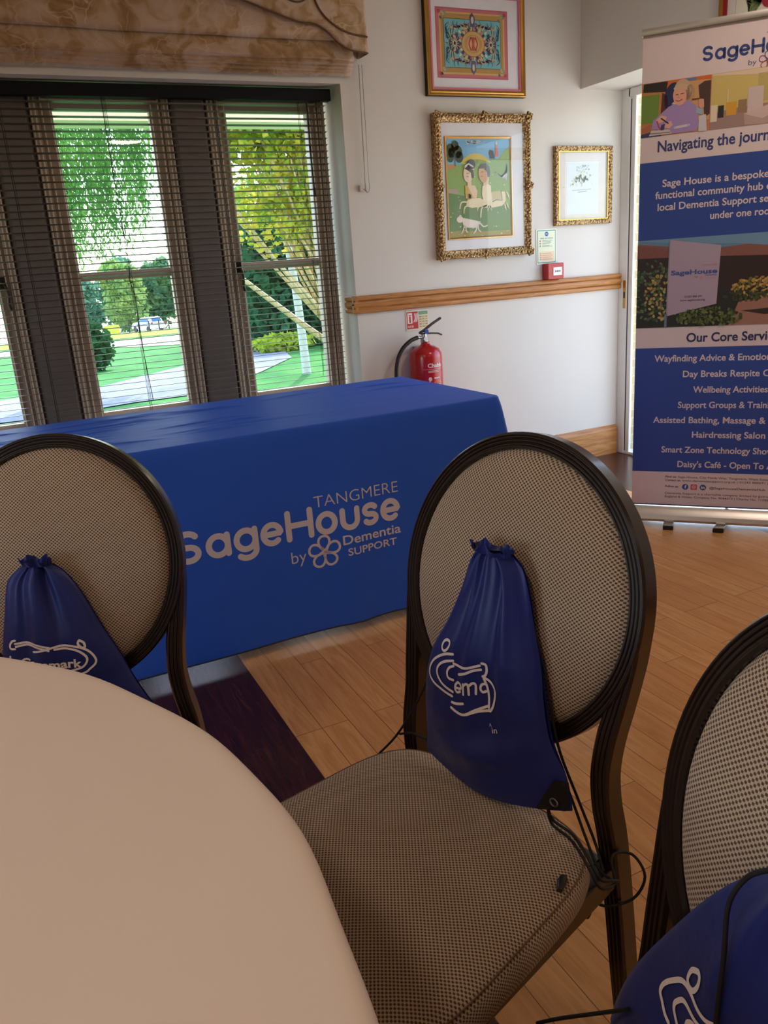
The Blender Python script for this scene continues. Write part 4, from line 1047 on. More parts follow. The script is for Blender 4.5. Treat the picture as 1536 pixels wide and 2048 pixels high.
for q, (u, v, r_, c) in enumerate(((2.66, 2.20, .045, (214, 120, 116)), (2.61, 2.23, .05, (232, 170, 158)), (2.68, 2.235, .036, (226, 150, 144)), (2.60, 2.15, .045, (176, 40, 60)), (2.645, 2.26, .04, (236, 190, 172)), (2.54, 2.20, .05, (206, 90, 100)))): pr.ell(u, v, r_, r_*.8, c, 5+q)
pr.build('artwork', t4)

# ---- safety signs, call point, extinguisher
def sign_plate(name, label, a0, a1, b0, b1, base_c, d=.003):
    t = thing(name, label, 'sign', ((a0+a1)/2, YW, b0)); MB().box(a0, a1, YW-d, YW, b0, b1).build('plate', plain(name+'_plate', base_c, .5), t, bevel=.0008)
    return t, Print(lambda s, q, k: (s, YW-d-.0002-k, q), .00025)
s1, pr = sign_plate('fire_action_sign', 'small pale green-bordered notice above the red call point', 2.806, 2.946, 1.165, 1.352, (226, 230, 206))
pr.rect(2.814, 2.938, 1.172, 1.345, (60, 140, 140)); pr.rect(2.818, 2.934, 1.176, 1.341, (226, 230, 200), 2); pr.ell(2.876, 1.325, .0125, .0125, (30, 90, 170), 3); pr.line([(2.869, 1.325), (2.883, 1.325)], .003, (240, 240, 240), 4)
pr.text('FIRE ACTION', 2.876, 1.299, .007, (60, 110, 130), w=.085, bold=.02, align='c', k=3)
for i, c in enumerate(((200, 60, 60), (190, 70, 60), (50, 140, 90))):
    pr.rect(2.828, 2.836, 1.285-.013*i, 1.292-.013*i, c, 3)
    for j in range(2): pr.rect(2.846, 2.915-.01*((i+j) % 3), 1.2895-.013*i-.005*j, 1.2915-.013*i-.005*j, (90, 130, 130), 3)
pr.rect(2.826, 2.926, 1.185, 1.232, (232, 206, 170), 3)
for j in range(4): pr.rect(2.832, 2.838, 1.190+.010*j, 1.194+.010*j, (206, 90, 70), 4); pr.rect(2.846, 2.915-.008*(j % 2), 1.191+.010*j, 1.193+.010*j, (196, 110, 90), 4)
pr.build('printing', s1)
s2, pr = sign_plate('extinguisher_sign', 'red and green extinguisher notice under the oak rail', 1.968, 2.104, .882, .985, (226, 220, 200))
pr.rect(1.973, 2.040, .890, .978, (198, 40, 40)); pr.rect(1.978, 2.006, .918, .972, (240, 232, 220), 2)
pr.rect(1.987, 1.997, .922, .955, (198, 40, 40), 3); pr.rect(1.985, 1.999, .957, .962, (198, 40, 40), 3)
pr.text('WATER', 1.977, .897, .011, (240, 230, 220), w=.036, bold=.02, k=2)
for i in range(4): pr.line(smoothpts([(2.014+.006*i, .925), (2.022+.005*i, .945), (2.019+.006*i, .968)], 4), .0032, (240, 226, 220), 2)
pr.rect(2.044, 2.099, .960, .978, (120, 160, 130)); pr.rect(2.044, 2.099, .890, .958, (222, 208, 176))
for i in range(5):
    for j in range(3): pr.rect(2.047+.018*j, 2.060+.018*j, .896+.0125*i, .902+.0125*i, ((206, 120, 90), (120, 150, 110), (200, 170, 90))[(i+j) % 3], 2)
pr.build('printing', s2)
cp = thing('fire_alarm_call_point', 'red box call point standing on the oak rail', 'call point', (2.90, YW, 1.082))
MB().box(2.846, 2.956, YW-.055, YW, 1.082, 1.168).build('housing', M_RED, cp, bevel=.005)
m = MB(); m.box(2.880, 2.940, YW-.058, YW-.054, 1.102, 1.145); m.build('press_panel', plain('white_press_panel', (236, 232, 232), .3), cp, bevel=.001)
pr = Print(lambda s, q, k: (s, YW-.0585-k, q)); pr.ell(2.91, 1.124, .005, .005, (40, 44, 60)); pr.poly([(2.893, 1.118), (2.893, 1.130), (2.903, 1.124)], (40, 44, 60)); pr.poly([(2.927, 1.118), (2.927, 1.130), (2.917, 1.124)], (40, 44, 60)); pr.build('press_mark', cp)

EX, EY = 2.03, 3.722
ex = thing('fire_extinguisher', 'red fire extinguisher on the wall behind the right end of the blue-covered table', 'fire extinguisher', (EX, EY, .26))
m = MB(); m.lathe([(.0, .262), (.07, .262), (.083, .272), (.085, .285), (.085, .745), (.082, .768), (.07, .788), (.05, .800), (.030, .808), (.022, .816), (.022, .826), (0, .826)], (EX, EY), 48); m.build('cylinder', M_RED, ex, 40)
m = MB(); m.lathe([(.018, .822), (.020, .826), (.020, .842), (.014, .848), (.014, .866), (0, .866)], (EX-.004, EY), 20); m.tube([(EX-.004, EY, .848), (EX-.05, EY-.004, .852)], .007, 10); m.tube([(EX-.01, EY-.012, .842), (EX-.01, EY-.03, .842)], .012, 12); m.build('valve', M_STEEL, ex, 40)
m = MB(); hx = EX-.012
m.sweep([[(x, EY+dy, z+dz) for dy, dz in ((-.011, -.005), (.011, -.005), (.011, .005), (-.011, .005))] for x, z in ((hx-.018, .872), (hx+.01, .885), (hx+.06, .914), (hx+.11, .938))])
m.sweep([[(x, EY+dy, z+dz) for dy, dz in ((-.010, -.004), (.010, -.004), (.010, .004), (-.010, .004))] for x, z in ((hx-.01, .868), (hx+.05, .866), (hx+.09, .862), (hx+.112, .852))])
m.build('lever_handle', M_BLACK, ex, bevel=.002)
m = MB(); m.tube([(hx+.014, EY-.014, .878), (hx+.014, EY-.020, .878)], .012, 14); m.build('blue_seal', plain('blue_plastic_seal', (36, 60, 160), .4), ex, 40)
m = MB(); m.tube(smoothpts([(EX-.045, EY-.004, .852), (EX-.09, EY-.006, .838), (EX-.14, EY-.006, .80), (EX-.172, EY-.006, .74), (EX-.182, EY-.006, .66), (EX-.172, EY-.006, .56), (EX-.14, EY-.01, .48), (EX-.10, EY-.02, .43)], 6), .0105, 12); m.build('hose', M_BLACK, ex, 60)
MB().box(EX-.03, EX+.03, EY+.07, YW, .76, .80).build('wall_bracket', M_STEEL, ex, bevel=.002)
def on_cyl(s, t_, k):
    a = -pi/2-.50+s/.085; return (EX+(.0854+k)*cos(a), EY+(.0854+k)*sin(a), t_)
pr = Print(on_cyl); XW = plain('extinguisher_white_print', (230, 214, 214), .4)
pr.text('Chubb', .008, .700, .021, XW, w=.082, bold=.035)
for i in range(8): pr.rect(-.018+.014*i, -.004+.014*i, .690, .6912, XW)
for j, wd in enumerate((.07, .06)):
    for i in range(int(wd/.005)): pr.rect(.010+.005*i, .0135+.005*i, .680-.006*j, .6835-.006*j, XW)
pr.ell(.018, .640, .010, .012, XW, n=6); pr.rect(.012, .018, .61, .64, XW)
for i in range(9): pr.rect(.040+.004*i, .043+.004*i, .640, .648, XW)
for j in range(3): pr.rect(.04, .085-.01*j, .62-.012*j, .624-.012*j, XW)
pr.build('lettering', ex, 'white printed wording')

# ---- pull-up banner
BP = Vector((2.533, 2.71, 0)); BA = radians(-48); BU = Vector((cos(BA), sin(BA), 0)); BN = Vector((sin(BA), -cos(BA), 0)); BW = .80
bs = thing('pull_up_banner', 'tall blue and white pull-up banner standing by the garden door', 'banner', tuple(BP+BU*.4))
def bp3(s, t_, k=0.0): return tuple(BP+BU*s+BN*k+Vector((-.012*(t_-.09)/1.93 if False else 0, 0, t_)))
m = MB(); m.add([bp3(-.008, .085, .0006), bp3(BW-.008, .085, .0006), bp3(BW-.008, 2.014, .0006), bp3(-.008, 2.014, .0006), bp3(-.008, .085, -.0006), bp3(BW-.008, .085, -.0006), bp3(BW-.008, 2.014, -.0006), bp3(-.008, 2.014, -.0006)],
    [(0, 1, 2, 3), (7, 6, 5, 4), (0, 4, 5, 1), (1, 5, 6, 2), (2, 6, 7, 3), (3, 7, 4, 0)])
PANELC = plain('banner_vinyl', (222, 208, 212), .5, var=.02)
m.build('banner_sheet', PANELC, bs)
m = MB(); m.prism([(-.011, 2.008), (.011, 2.008), (.014, 2.018), (.010, 2.032), (-.010, 2.032), (-.014, 2.018)], lambda p, k: bp3(-.012 if k == 0 else BW-.004, p[1], p[0])); m.build('top_rail', M_ALU, bs, 40)
m = MB(); m.prism([(-.075, .022), (.050, .022), (.056, .034), (.050, .052), (.026, .070), (.018, .083), (-.018, .083), (-.05, .070), (-.075, .04)], lambda p, k: bp3(-.005 if k == 0 else BW, p[1], p[0])); m.build('base_cassette', M_ALU, bs, 30)
for s_, a in ((.16, 0), (.40, .5), ):
    m = MB(); m.prism([(-.021, 0), (.021, 0), (.021, .18), (-.021, .18)], lambda p, k: bp3(s_+p[0]-.35*a*(p[1]), .008 if k == 0 else .022, .02+p[1]*.75-.06)); ft_ = m.build('foot', M_ALU, bs, bevel=.002)
    m = MB(); m.prism([(-.022, .165), (.022, .165), (.022, .19), (-.022, .19)], lambda p, k: bp3(s_+p[0]-.35*a*(p[1]), .0 if k == 0 else .020, .02+p[1]*.75-.06)); m.build('foot_cap', M_BLACK, ft_, bevel=.002)
m = MB(); m.tube([bp3(.4, .08, -.03), bp3(.4, 2.0, -.02)], .008, 8); m.build('support_pole', M_ALU, bs, 60)
pr = Print(lambda s, t_, k: bp3(s, t_, .0008+k), .00025)
NV = (46, 62, 122); BL = (44, 76, 160); BL2 = (40, 72, 156); PW = (222, 208, 212); e0, e1 = -.008, BW-.008; cx = .40
pr.rect(e0, e1, .085, .0905, (24, 32, 78)); pr.rect(e0, e1, 1.244, 1.546, BL2); pr.rect(e0, e1, .244, .797, BL)
# logo
sc_ = .372/.777
letters_sagehouse(pr, [(c, .214+(x0-.385)*sc_, .214+(x1-.385)*sc_) for c, x0, x1 in BOX], 1.888, .082*sc_*1.02, .108*sc_*1.02, .0098, (42, 66, 132))
pr.text('TANGMERE', .214+.464*sc_, 1.888+.0995*sc_*1.05, .020, (120, 60, 84), w=.148, bold=-.008); pr.text('by', .379, 1.853, .019, (74, 72, 86), w=.028, bold=-.004)
flower(pr, .445, 1.862, .030, .0035, [(74, 80, 140), (150, 70, 120), (196, 90, 100), (150, 140, 90), (190, 160, 150)]); pr.text('Dementia', .48, 1.866, .014, (42, 66, 132), w=.105, bold=.012); pr.text('SUPPORT', .487, 1.846, .012, (42, 66, 132), w=.088, bold=.01)
# photographs printed on the sheet
y0, y1 = 1.642, 1.840
pr.rect(e0, .252, y0, y1, (196, 128, 84), 1)
def q2(u, v): return (e0+u*(.252-e0), y0+v*(y1-y0))
def qp(L_): return [q2(u, v) for u, v in L_]
pr.poly(qp([(.03, .99), (.38, .99), (.36, .80), (.02, .84)]), (36, 28, 30), 2); pr.poly(qp([(.36, .99), (.99, .99), (.99, .92), (.55, .98), (.36, .80)]), (214, 104, 44), 2); pr.poly(qp([(.64, .99), (.78, .99), (.78, .94), (.64, .95)]), (92, 128, 176), 3)
pr.poly(qp([(.5, .93), (.99, .93), (.99, .2), (.5, .2)]), (206, 160, 110), 2)
pr.poly(qp([(0, .82), (.30, .80), (.28, .22), (0, .22)]), (190, 128, 76), 3); pr.poly(qp([(.0, .78), (.265, .77), (.25, .26), (0, .26)]), (112, 146, 62), 4)
pr.poly(qp([(.30, .80), (.38, .72), (.40, .38), (.28, .22)]), (90, 40, 38), 3); pr.ell(*q2(.47, .66), .036, .058, (34, 44, 88), 3)
pr.poly(qp([(0, .0), (.30, .0), (.34, .2), (.0, .16)]), (48, 64, 110), 4); pr.poly(qp([(0, .16), (.14, .24), (.28, .18), (.20, .1), (0, .06)]), (176, 110, 76), 5)
LIL = (166, 142, 200)
pr.poly(qp([(.16, .14), (.18, .30), (.40, .52), (.52, .58), (.70, .58), (.80, .48), (.84, .12), (.80, .02), (.42, .02), (.36, .10)]), LIL, 6); pr.poly(qp([(.44, .56), (.54, .54), (.60, .58), (.62, .64), (.50, .64)]), (226, 176, 154), 7)
pr.ell(*q2(.60, .78), .033, .042, (200, 170, 140), 7, rot=.2); pr.ell(*q2(.70, .72), .018, .030, (186, 150, 118), 7)
pr.ell(*q2(.555, .70), .025, .036, (226, 166, 146), 8, rot=.12); pr.poly(qp([(.46, .84), (.54, .92), (.66, .88), (.66, .78), (.56, .82), (.48, .80)]), (206, 178, 148), 9)
pr.line(smoothpts(qp([(.50, .62), (.545, .60), (.59, .625)]), 3), .003, (150, 60, 66), 9); pr.line(qp([(.50, .72), (.53, .725)]), .003, (90, 60, 60), 9); pr.line(qp([(.57, .725), (.61, .73)]), .003, (90, 60, 60), 9); pr.line(qp([(.54, .71), (.53, .66), (.55, .66)]), .002, (196, 130, 116), 9)
pr.poly(qp([(.22, .30), (.30, .38), (.38, .34), (.36, .26), (.26, .24)]), (226, 176, 156), 8); pr.poly(qp([(.34, .22), (.44, .26), (.47, .18), (.42, .12), (.34, .15)]), (226, 176, 156), 8)
pr.line(qp([(.30, .32), (.40, .22)]), .005, (60, 36, 60), 9); pr.line(qp([(.24, .28), (.27, .16), (.30, .12)]), .004, (200, 50, 80), 9); pr.poly(qp([(.30, .2), (.36, .22), (.34, .1), (.29, .1)]), (60, 60, 110), 9)
pr.poly(qp([(.12, .02), (.16, .12), (.42, .10), (.46, .02)]), (206, 198, 196), 9); pr.line(qp([(.14, .06), (.43, .05)]), .003, (120, 110, 110), 10); pr.line(qp([(.50, .12), (.70, .14)]), .009, (216, 206, 222), 9)
pr.poly(qp([(.82, .84), (.90, .90), (.99, .90), (.99, .30), (.92, .26), (.90, .50), (.84, .62)]), (74, 50, 44), 8); pr.poly(qp([(.83, .60), (.90, .58), (.91, .44), (.86, .40), (.83, .48)]), (216, 160, 140), 9); pr.poly(qp([(.80, .44), (.90, .40), (.88, .30), (.80, .34)]), (150, 180, 206), 9)
pr.poly(qp([(.84, .28), (.94, .30), (.96, .0), (.84, .0)]), (206, 206, 214), 9); pr.line(qp([(.74, .60), (.86, .60)]), .004, (110, 36, 36), 10)
# bathing room photo
f0 = .2525
pr.rect(f0, e1, y0, y1, (206, 186, 110), 1)
def z2(u, v): return (f0+u*.30, y0+v*(y1-y0))
def zp(L_): return [z2(u, v) for u, v in L_]
pr.poly(zp([(0, .99), (1.6, .99), (1.6, .90), (.62, .88), (0, .97)]), (222, 202, 176), 2); pr.poly(zp([(.55, .90), (1.7, .96), (1.7, .5), (.55, .4)]), (186, 170, 104), 2)
pr.poly(zp([(0, .30), (.4, .36), (1.7, .40), (1.7, 0), (0, 0)]), (160, 132, 130), 3); pr.rect(*[z2(.09, 0)[0], z2(.16, 0)[0]], z2(0, .20)[1], z2(0, .42)[1], (40, 36, 40), 4); pr.rect(*[z2(.19, 0)[0], z2(.31, 0)[0]], z2(0, .22)[1], z2(0, .46)[1], (214, 160, 50), 5)
pr.rect(*[z2(.0, 0)[0], z2(.08, 0)[0]], z2(0, .14)[1], z2(0, .44)[1], (226, 214, 190), 4); pr.rect(*[z2(.33, 0)[0], z2(.43, 0)[0]], z2(0, .25)[1], z2(0, .48)[1], (150, 120, 90), 4)
pr.rect(*[z2(.44, 0)[0], z2(.62, 0)[0]], z2(0, .22)[1], z2(0, .68)[1], (206, 190, 190), 5); pr.poly(zp([(.40, .22), (.62, .10), (1.2, .46), (.95, .44)]), (206, 184, 180), 6); pr.poly(zp([(.40, .22), (.62, .10), (1.2, .44), (1.2, .1), (.62, .0), (.42, .02)]), (182, 156, 152), 5)
pr.poly(zp([(.74, .40), (.76, .62), (.84, .66), (.90, .60), (.86, .40)]), (26, 32, 48), 7); pr.ell(*z2(.83, .73), .011, .014, (206, 160, 130), 8); pr.poly(zp([(.80, .76), (.84, .80), (.88, .76), (.87, .71), (.84, .76)]), (80, 56, 40), 9); pr.line(zp([(.20, .70), (.20, .45)]), .003, (226, 214, 180), 4)
# headings
ptext(pr, 'Navigating the jour', 'ney', .059, .448, 1.583, .042, NV, .022)
for p_a, p_b, xa, xb_, b_ in (('Sage House is a bespoke', ', multi-', .082, .478, 1.449), ('functional community hub', ' offering', .056, .459, 1.404), ('local Dementia Support se', 'rvices', .066, .482, 1.358), ('under one roo', 'f', .270, .488, 1.310)):
    ptext(pr, p_a, p_b, xa, xb_, b_, .0285, PW, .018, 3)
y0, y1 = .832+.053, 1.244
pr.rect(e0, e1, .884, 1.244, (96, 140, 172), 1)
def k2(u, v): return (e0+u*.56, .884+v*.36)
def kp(L_): return [k2(u, v) for u, v in L_]
pr.poly(kp([(0, .96), (.5, .86), (1.45, .96), (1.45, .55), (0, .55)]), (136, 88, 80), 2); pr.poly(kp([(0, .99), (.45, .92), (.70, .90), (1.0, .84), (1.45, .93), (1.45, 1.0), (0, 1.0)]), (112, 152, 184), 3)
for i in range(26): pr.line(kp([(.0+.013*i, .95-.004*i), (-.02+.013*i if i > 1 else 0, .78-.002*i)]), .0016, (106, 62, 58), 3, cap=False)
pr.poly(kp([(0, .80), (.36, .79), (1.45, .72), (1.45, .40), (0, .40)]), (46, 30, 30), 4); pr.poly(kp([(0, .42), (1.45, .42), (1.45, 0), (0, 0)]), (34, 36, 30), 5); pr.poly(kp([(.72, .26), (1.0, .34), (1.45, .36), (1.45, .0), (.66, .0)]), (160, 116, 100), 6); pr.poly(kp([(.74, .16), (.92, .18), (1.1, .14), (.9, .11)]), (50, 38, 34), 7)
rnd = random.Random(11)
def bush(cu, cv, ru, rv, cols, n, k):
    for i in range(n):
        a = rnd.random()*6.28; r = sqrt(rnd.random()); u, v = k2(cu+ru*r*cos(a), cv+rv*r*sin(a))
        u = max(e0+.006, u); v = max(.889, v)
        pr.ell(u, v, .0075, .005, rnd.choice(cols), k+i % 3, 7, rot=rnd.random()*3)
bush(.14, .42, .18, .36, [(70, 100, 66), (52, 80, 56), (96, 120, 74), (36, 54, 40)], 200, 7); bush(.19, .36, .13, .28, [(170, 148, 80), (190, 164, 92), (120, 116, 66)], 90, 10)
bush(.86, .42, .19, .11, [(176, 140, 66), (196, 160, 80), (110, 104, 54)], 130, 7); bush(.78, .33, .16, .06, [(56, 62, 36), (74, 80, 46)], 60, 10)
pr.poly([(.115, .93), (.311, .974), (.318, 1.206), (.118, 1.240)], (176, 160, 182), 13); pr.line([(.116, .90), (.120, 1.240)], .005, (150, 146, 160), 14, cap=False); pr.rect(.108, .118, .886, .94, (110, 130, 160), 14)
pr.text('SageHouse', .128, 1.098, .019, (60, 84, 156), w=.180, bold=.03, k=15); pr.text('TANGMERE', .248, 1.128, .008, (206, 130, 150), w=.058, k=15); pr.text('by', .222, 1.082, .010, (130, 120, 110), w=.012, k=15); pr.text('Dementia', .262, 1.088, .008, (70, 90, 156), w=.045, k=15); pr.text('SUPPORT', .264, 1.076, .007, (206, 130, 150), w=.04, k=15); pr.ell(.248, 1.082, .006, .006, (206, 130, 150), 15, 10)
pr.text('01243 888 691', .185, 1.004, .008, (90, 70, 100), w=.068, bold=.02, k=15); pr.text('www.sagehouse.org', .168, .990, .008, (90, 70, 100), w=.098, bold=.02, k=15)
bush(.52, .10, .23, .11, [(92, 106, 52), (70, 86, 44), (112, 122, 66), (52, 66, 38)], 190, 16)
ptext(pr, 'Our Core Servi', 'ces', .200, .512, .820, .038, (40, 44, 98), .022, 3)
for p_a, p_b, xa, xb_, b_ in (('Wayfinding Advice & Emotio', 'nal Support', .073, .515, .738), ('Day Breaks Respite C', 'are', .192, .532, .670), ('Wellbeing Activitie', 's', .236, .516, .602), ('Support Groups & Train', 'ing', .177, .530, .535), ('Assisted Bathing, Massage &', ' Spa', .075, .530, .468), ('Hairdressing Salon', '', .240, .533, .403), ('Smart Zone Technology Sho', 'wcase', .115, .543, .334), ("Daisy's Café - Open To", ' All', .185, .536, .268)):
    ptext(pr, p_a, p_b, xa, xb_, b_, .0285, PW, .018, 3)
TK = (96, 82, 92)
pr.text('Find us:', .137, .217, .0098, TK, w=.046, bold=.025); ptext(pr, 'Sage House, City Fields Way, Tangmere, West Suss', 'ex', .190, .552, .217, .0095, TK, .006)
pr.text('Contact us:', .137, .201, .0098, TK, w=.064, bold=.025); ptext(pr, 'www.dementiasupport.org.uk | 01243 888691 |', '', .207, .558, .201, .0095, TK, .006)
pr.text('Follow us:', .137, .172, .0100, TK, w=.056, bold=.025); pr.text('@SageHouseDementiaHub', .323, .170, .010, TK, w=.226, bold=.012)
ptext(pr, 'Dementia Support is a charitable company limited by guara', 'ntee', .137, .561, .140, .0098, TK, .006); pr.text('England & Wales. Company No. 9044373 | Charity No. 11586', .137, .124, .0098, TK, w=.427, bold=.006)
pr.ell(.222, .176, .0135, .0135, (52, 88, 160)); pr.text('f', .219, .169, .016, (226, 222, 226), w=.008, bold=.04, k=3)
pr.poly([(.247, .164), (.269, .164), (.271, .166), (.271, .187), (.269, .189), (.247, .189), (.245, .187), (.245, .166)], (206, 70, 96)); pr.line(arc(.258, .1765, .0075, .0075, 0, 360, 20), .002, (230, 214, 220), 3); pr.line(arc(.258, .1765, .0035, .0035, 0, 360, 16), .0018, (230, 214, 220), 3); pr.ell(.2645, .183, .0012, .0012, (230, 214, 220), 3, 8)
pr.ell(.296, .176, .0135, .0135, (62, 96, 142)); pr.text('in', .2885, .170, .013, (226, 222, 226), w=.015, bold=.03, k=3)
pr.build('banner_print', bs, 'printed lettering and photographs')

# ================================================================== OUTSIDE
def gz(y): return -.15-.035*max(0, min(y, 45)-4.3)-.05*max(0, y-45)
def mat_ground(name, c1, c2, sc_=1.2):
    g = N(name); a = g.noise(g.coord(), sc_, 6, .65); b = g.noise(g.coord(), sc_*18, 3)
    f_ = g.math('ADD', g.math('MULTIPLY', a, .7), g.math('MULTIPLY', b, .3))
    return g.done(g.bsdf(g.ramp(f_, [(.35, L(c1)), (.65, L(c2))]), .95, spec=.1))
M_LAWN_SHADED = mat_ground('lawn', (40, 104, 48), (78, 138, 66)); M_TARMAC = mat_ground('pale_tarmac', (112, 120, 130), (146, 150, 154), .5); M_GRAV = mat_ground('gravel_road', (150, 142, 128), (180, 170, 152), .4)  # lawn green carries the tree shade in its colour
M_LAWN_SUNLIT = mat_ground('sunlit_tone_grass', (116, 150, 44), (146, 176, 60), .4)  # same grass in a lighter tone, sunlight put into the colour
def terrain(name, pts, mat, lift):
    m = MB(); m.add([(x, y, gz(y)+lift) for x, y in pts], [tuple(range(len(pts)))]); return struct(m.build(name, mat))
m = MB(); m.add([(x, y, gz(y)) for y in (4.06, 4.3, 45, 150) for x in (-60, 80)], [(2*i, 2*i+1, 2*i+3, 2*i+2) for i in range(3)]); struct(m.build('lawn', M_LAWN_SHADED))
m = MB(); m.add([(3.47, -6, -.15), (60, -6, -.15), (60, 4.06, -.15), (3.47, 4.06, -.15)], [(0, 1, 2, 3)]); struct(m.build('terrace_ground', mat_ground('pale_bounce_paving', (206, 196, 176), (224, 216, 198), .8)))  # unseen paving made pale to bounce light up to the door lintel
m = MB(); m.add([(-60, -20, -.15), (-3.8, -20, -.15), (-3.8, 4.06, -.15), (-60, 4.06, -.15)], [(0, 1, 2, 3)]); struct(m.build('side_lawn', M_LAWN_SHADED))
terrain('path', [(-2, 11.6), (.4, 11.3), (1.65, 11.75), (2.6, 11.8), (4.3, 14.2), (5.9, 17.0), (6.6, 19.5), (7.5, 23.2), (7.8, 26.5), (6.6, 25.2), (5.2, 21.5), (3.7, 18.2), (1.57, 15.2), (-2, 14.5)], M_TARMAC, .015)
terrain('road', [(-30, 36.5), (3.77, 35.2), (4.87, 32), (6.2, 30), (9, 27.8), (16, 29), (30, 34), (30, 42), (6.6, 43.0), (-30, 46)], M_GRAV, .02)
terrain('road_verge', [(-30, 46), (60, 46), (60, 84), (-30, 84)], M_LAWN_SUNLIT, .02)
terrain('car_park_ground', [(-40, 84.5), (60, 84.5), (60, 112), (-40, 112)], M_GRAV, .025)

def leaves(mb, n, pos, size, rnd, aspect=1.6, droop=0.0):
    for i in range(n):
        p = Vector(pos(rnd)); a = Vector((rnd.gauss(0, 1), rnd.gauss(0, 1), rnd.gauss(0, 1)-droop)).normalized()
        b = a.orthogonal(); b.rotate(Matrix.Rotation(rnd.uniform(0, 6.28), 3, a)); s_ = size*rnd.uniform(.6, 1.3)
        a = a*s_*aspect*.5; b = b*s_*.5
        mb.add([p-a, p+b, p+a, p-b], [(0, 1, 2, 3)])
def blob(cx, cy, cz, rx, ry, rz, shell=.35):
    def f_(r):
        while True:
            v = Vector((r.gauss(0, 1), r.gauss(0, 1), r.gauss(0, 1)))
            if v.length > .01: break
        v.normalize(); q = (shell+(1-shell)*r.random())**.5; return (cx+v.x*rx*q, cy+v.y*ry*q, cz+v.z*rz*q)
    return f_
def multi(fs): return lambda r: r.choice(fs)(r)
def tree(name, label, x, y, trunk, foliage, mt, ml, cat='tree', group=None):
    t = thing(name, label, cat, (x, y, gz(y)), group=group)
    m = MB()
    for P, r in trunk: m.tube(smoothpts(P, 5), [r*(1-.6*i/(5*(len(P)-1))) for i in range(5*(len(P)-1)+1)], 8)
    if trunk: m.build('trunk', mt, t, 60)
    foliage.build('foliage', ml, t)
    return t
M_BARK = mat_oak('grey_bark', 2, (84, 72, 58), (140, 124, 100)); M_BARKY = mat_oak('tan_bark', 2, (180, 150, 100), (224, 196, 142)); M_BIRCH = plain('pale_birch_bark', (206, 206, 200), .8, var=.2)
# weeping willow outside the middle casement
rnd = random.Random(21); m = MB(); wx, wy = 1.0, 14.2
for i in range(225):
    sx = rnd.uniform(1.15, 3.3); sy = wy+rnd.uniform(-.9, .9)
    u = (sx-1.2)/2.1; tops = 4.6+rnd.uniform(-.4, .4); end = 1.75+1.9*max(0, u-.35)**1.1+rnd.uniform(-.15, .9)
    if u > .75: end += .5
    if rnd.random() < .25: end -= .3
    z = tops; dx = rnd.uniform(-.05, .12)
    while z > end:
        p = Vector((sx+dx*(tops-z)*.3+rnd.gauss(0, .03), sy+rnd.gauss(0, .04), z)); d = Vector((rnd.uniform(-.6, .9), rnd.uniform(-.5, .5), -1)).normalized(); w_ = d.orthogonal(); w_.rotate(Matrix.Rotation(rnd.uniform(0, 6.28), 3, d)); L_ = rnd.uniform(.07, .13)
        m.add([p, p+d*L_*.5+w_*.012, p+d*L_, p+d*L_*.5-w_*.012], [(0, 1, 2, 3)]); z -= rnd.uniform(.018, .045)
tree('willow_tree', 'weeping willow hanging down outside the middle casement', wx, wy, [([(wx, wy, gz(wy)), (wx+.05, wy, 1.5), (wx+.2, wy, 3.6), (wx+.9, wy, 4.8)], .16), ([(wx+.2, wy, 3.6), (wx+1.2, wy+.3, 4.8), (wx+2.2, wy+.3, 4.9)], .07)], m, M_BARK, mat_leaf('willow_leaf', (74, 128, 66), (136, 184, 92), .6))
# yellow-leaved many-stemmed tree outside the right casement
bx, by = 5.15, 11.2; rnd = random.Random(31); m = MB()
leaves(m, 15000, multi([blob(4.3, 11.3, 4.0, 2.0, 1.2, 1.25, .0), blob(4.2, 11.3, 3.6, 1.7, 1.2, .9, .0), blob(3.7, 11.2, 3.3, 1.0, .9, .7, .0), blob(5.3, 11.3, 3.5, 1.2, 1, .9, 0)]), .068, rnd)
leaves(m, 2600, multi([blob(3.9, 11.2, 2.2, .8, .6, .8, 0), blob(4.6, 11.2, 2.2, .7, .6, .8, 0)]), .06, rnd)
stems = []
for i, (tx, tz) in enumerate(((3.05, 1.45), (3.25, 2.1), (3.5, 2.6), (3.72, 2.9), (3.95, 3.2), (4.15, 3.3), (4.4, 3.5), (4.65, 3.5), (4.9, 3.6), (5.2, 3.6), (3.6, 1.6), (4.2, 2.4), (4.55, 2.9), (3.9, 2.3), (4.35, 2.0), (4.75, 2.6), (3.4, 1.9), (4.0, 2.7), (5.0, 2.8), (3.75, 2.45))):
    k = .62; mx_ = bx+(tx-bx)*.5; mz_ = gz(by)+(tz-gz(by))*.38
    stems.append(([(bx-.02*i+.1, by+rnd.uniform(-.1, .1), gz(by)), (mx_+.18, by+rnd.uniform(-.25, .25), mz_+.1*rnd.random()), (tx, by+rnd.uniform(-.4, .4), tz)], (.065, .045, .04)[min(2, i % 3)]))
for i in range(26):
    tx = rnd.uniform(3.3, 4.75); stems.append(([(4.85+rnd.uniform(-.1, .1), by, .2+rnd.uniform(-.3, .3)), (4.62+(tx-4.62)*.45+rnd.uniform(-.05, .05), by+rnd.uniform(-.2, .2), 1.3+rnd.uniform(-.2, .2)), (tx, by+rnd.uniform(-.3, .3), rnd.uniform(2.5, 3.4))], .024))
tree('multistem_tree', 'yellow-green tree with many leaning stems outside the right-hand casement', bx, by, stems, m, M_BARKY, mat_leaf('yellow_leaf', (118, 164, 48), (232, 204, 84), .55, 3.5))
m = MB(); m.tube(smoothpts([(4.72, 12.9, gz(12.9)), (4.66, 12.9, 1.0), (4.5, 12.9, 2.6), (4.35, 12.9, 4.2)], 5), [.075-.002*i for i in range(16)], 10)
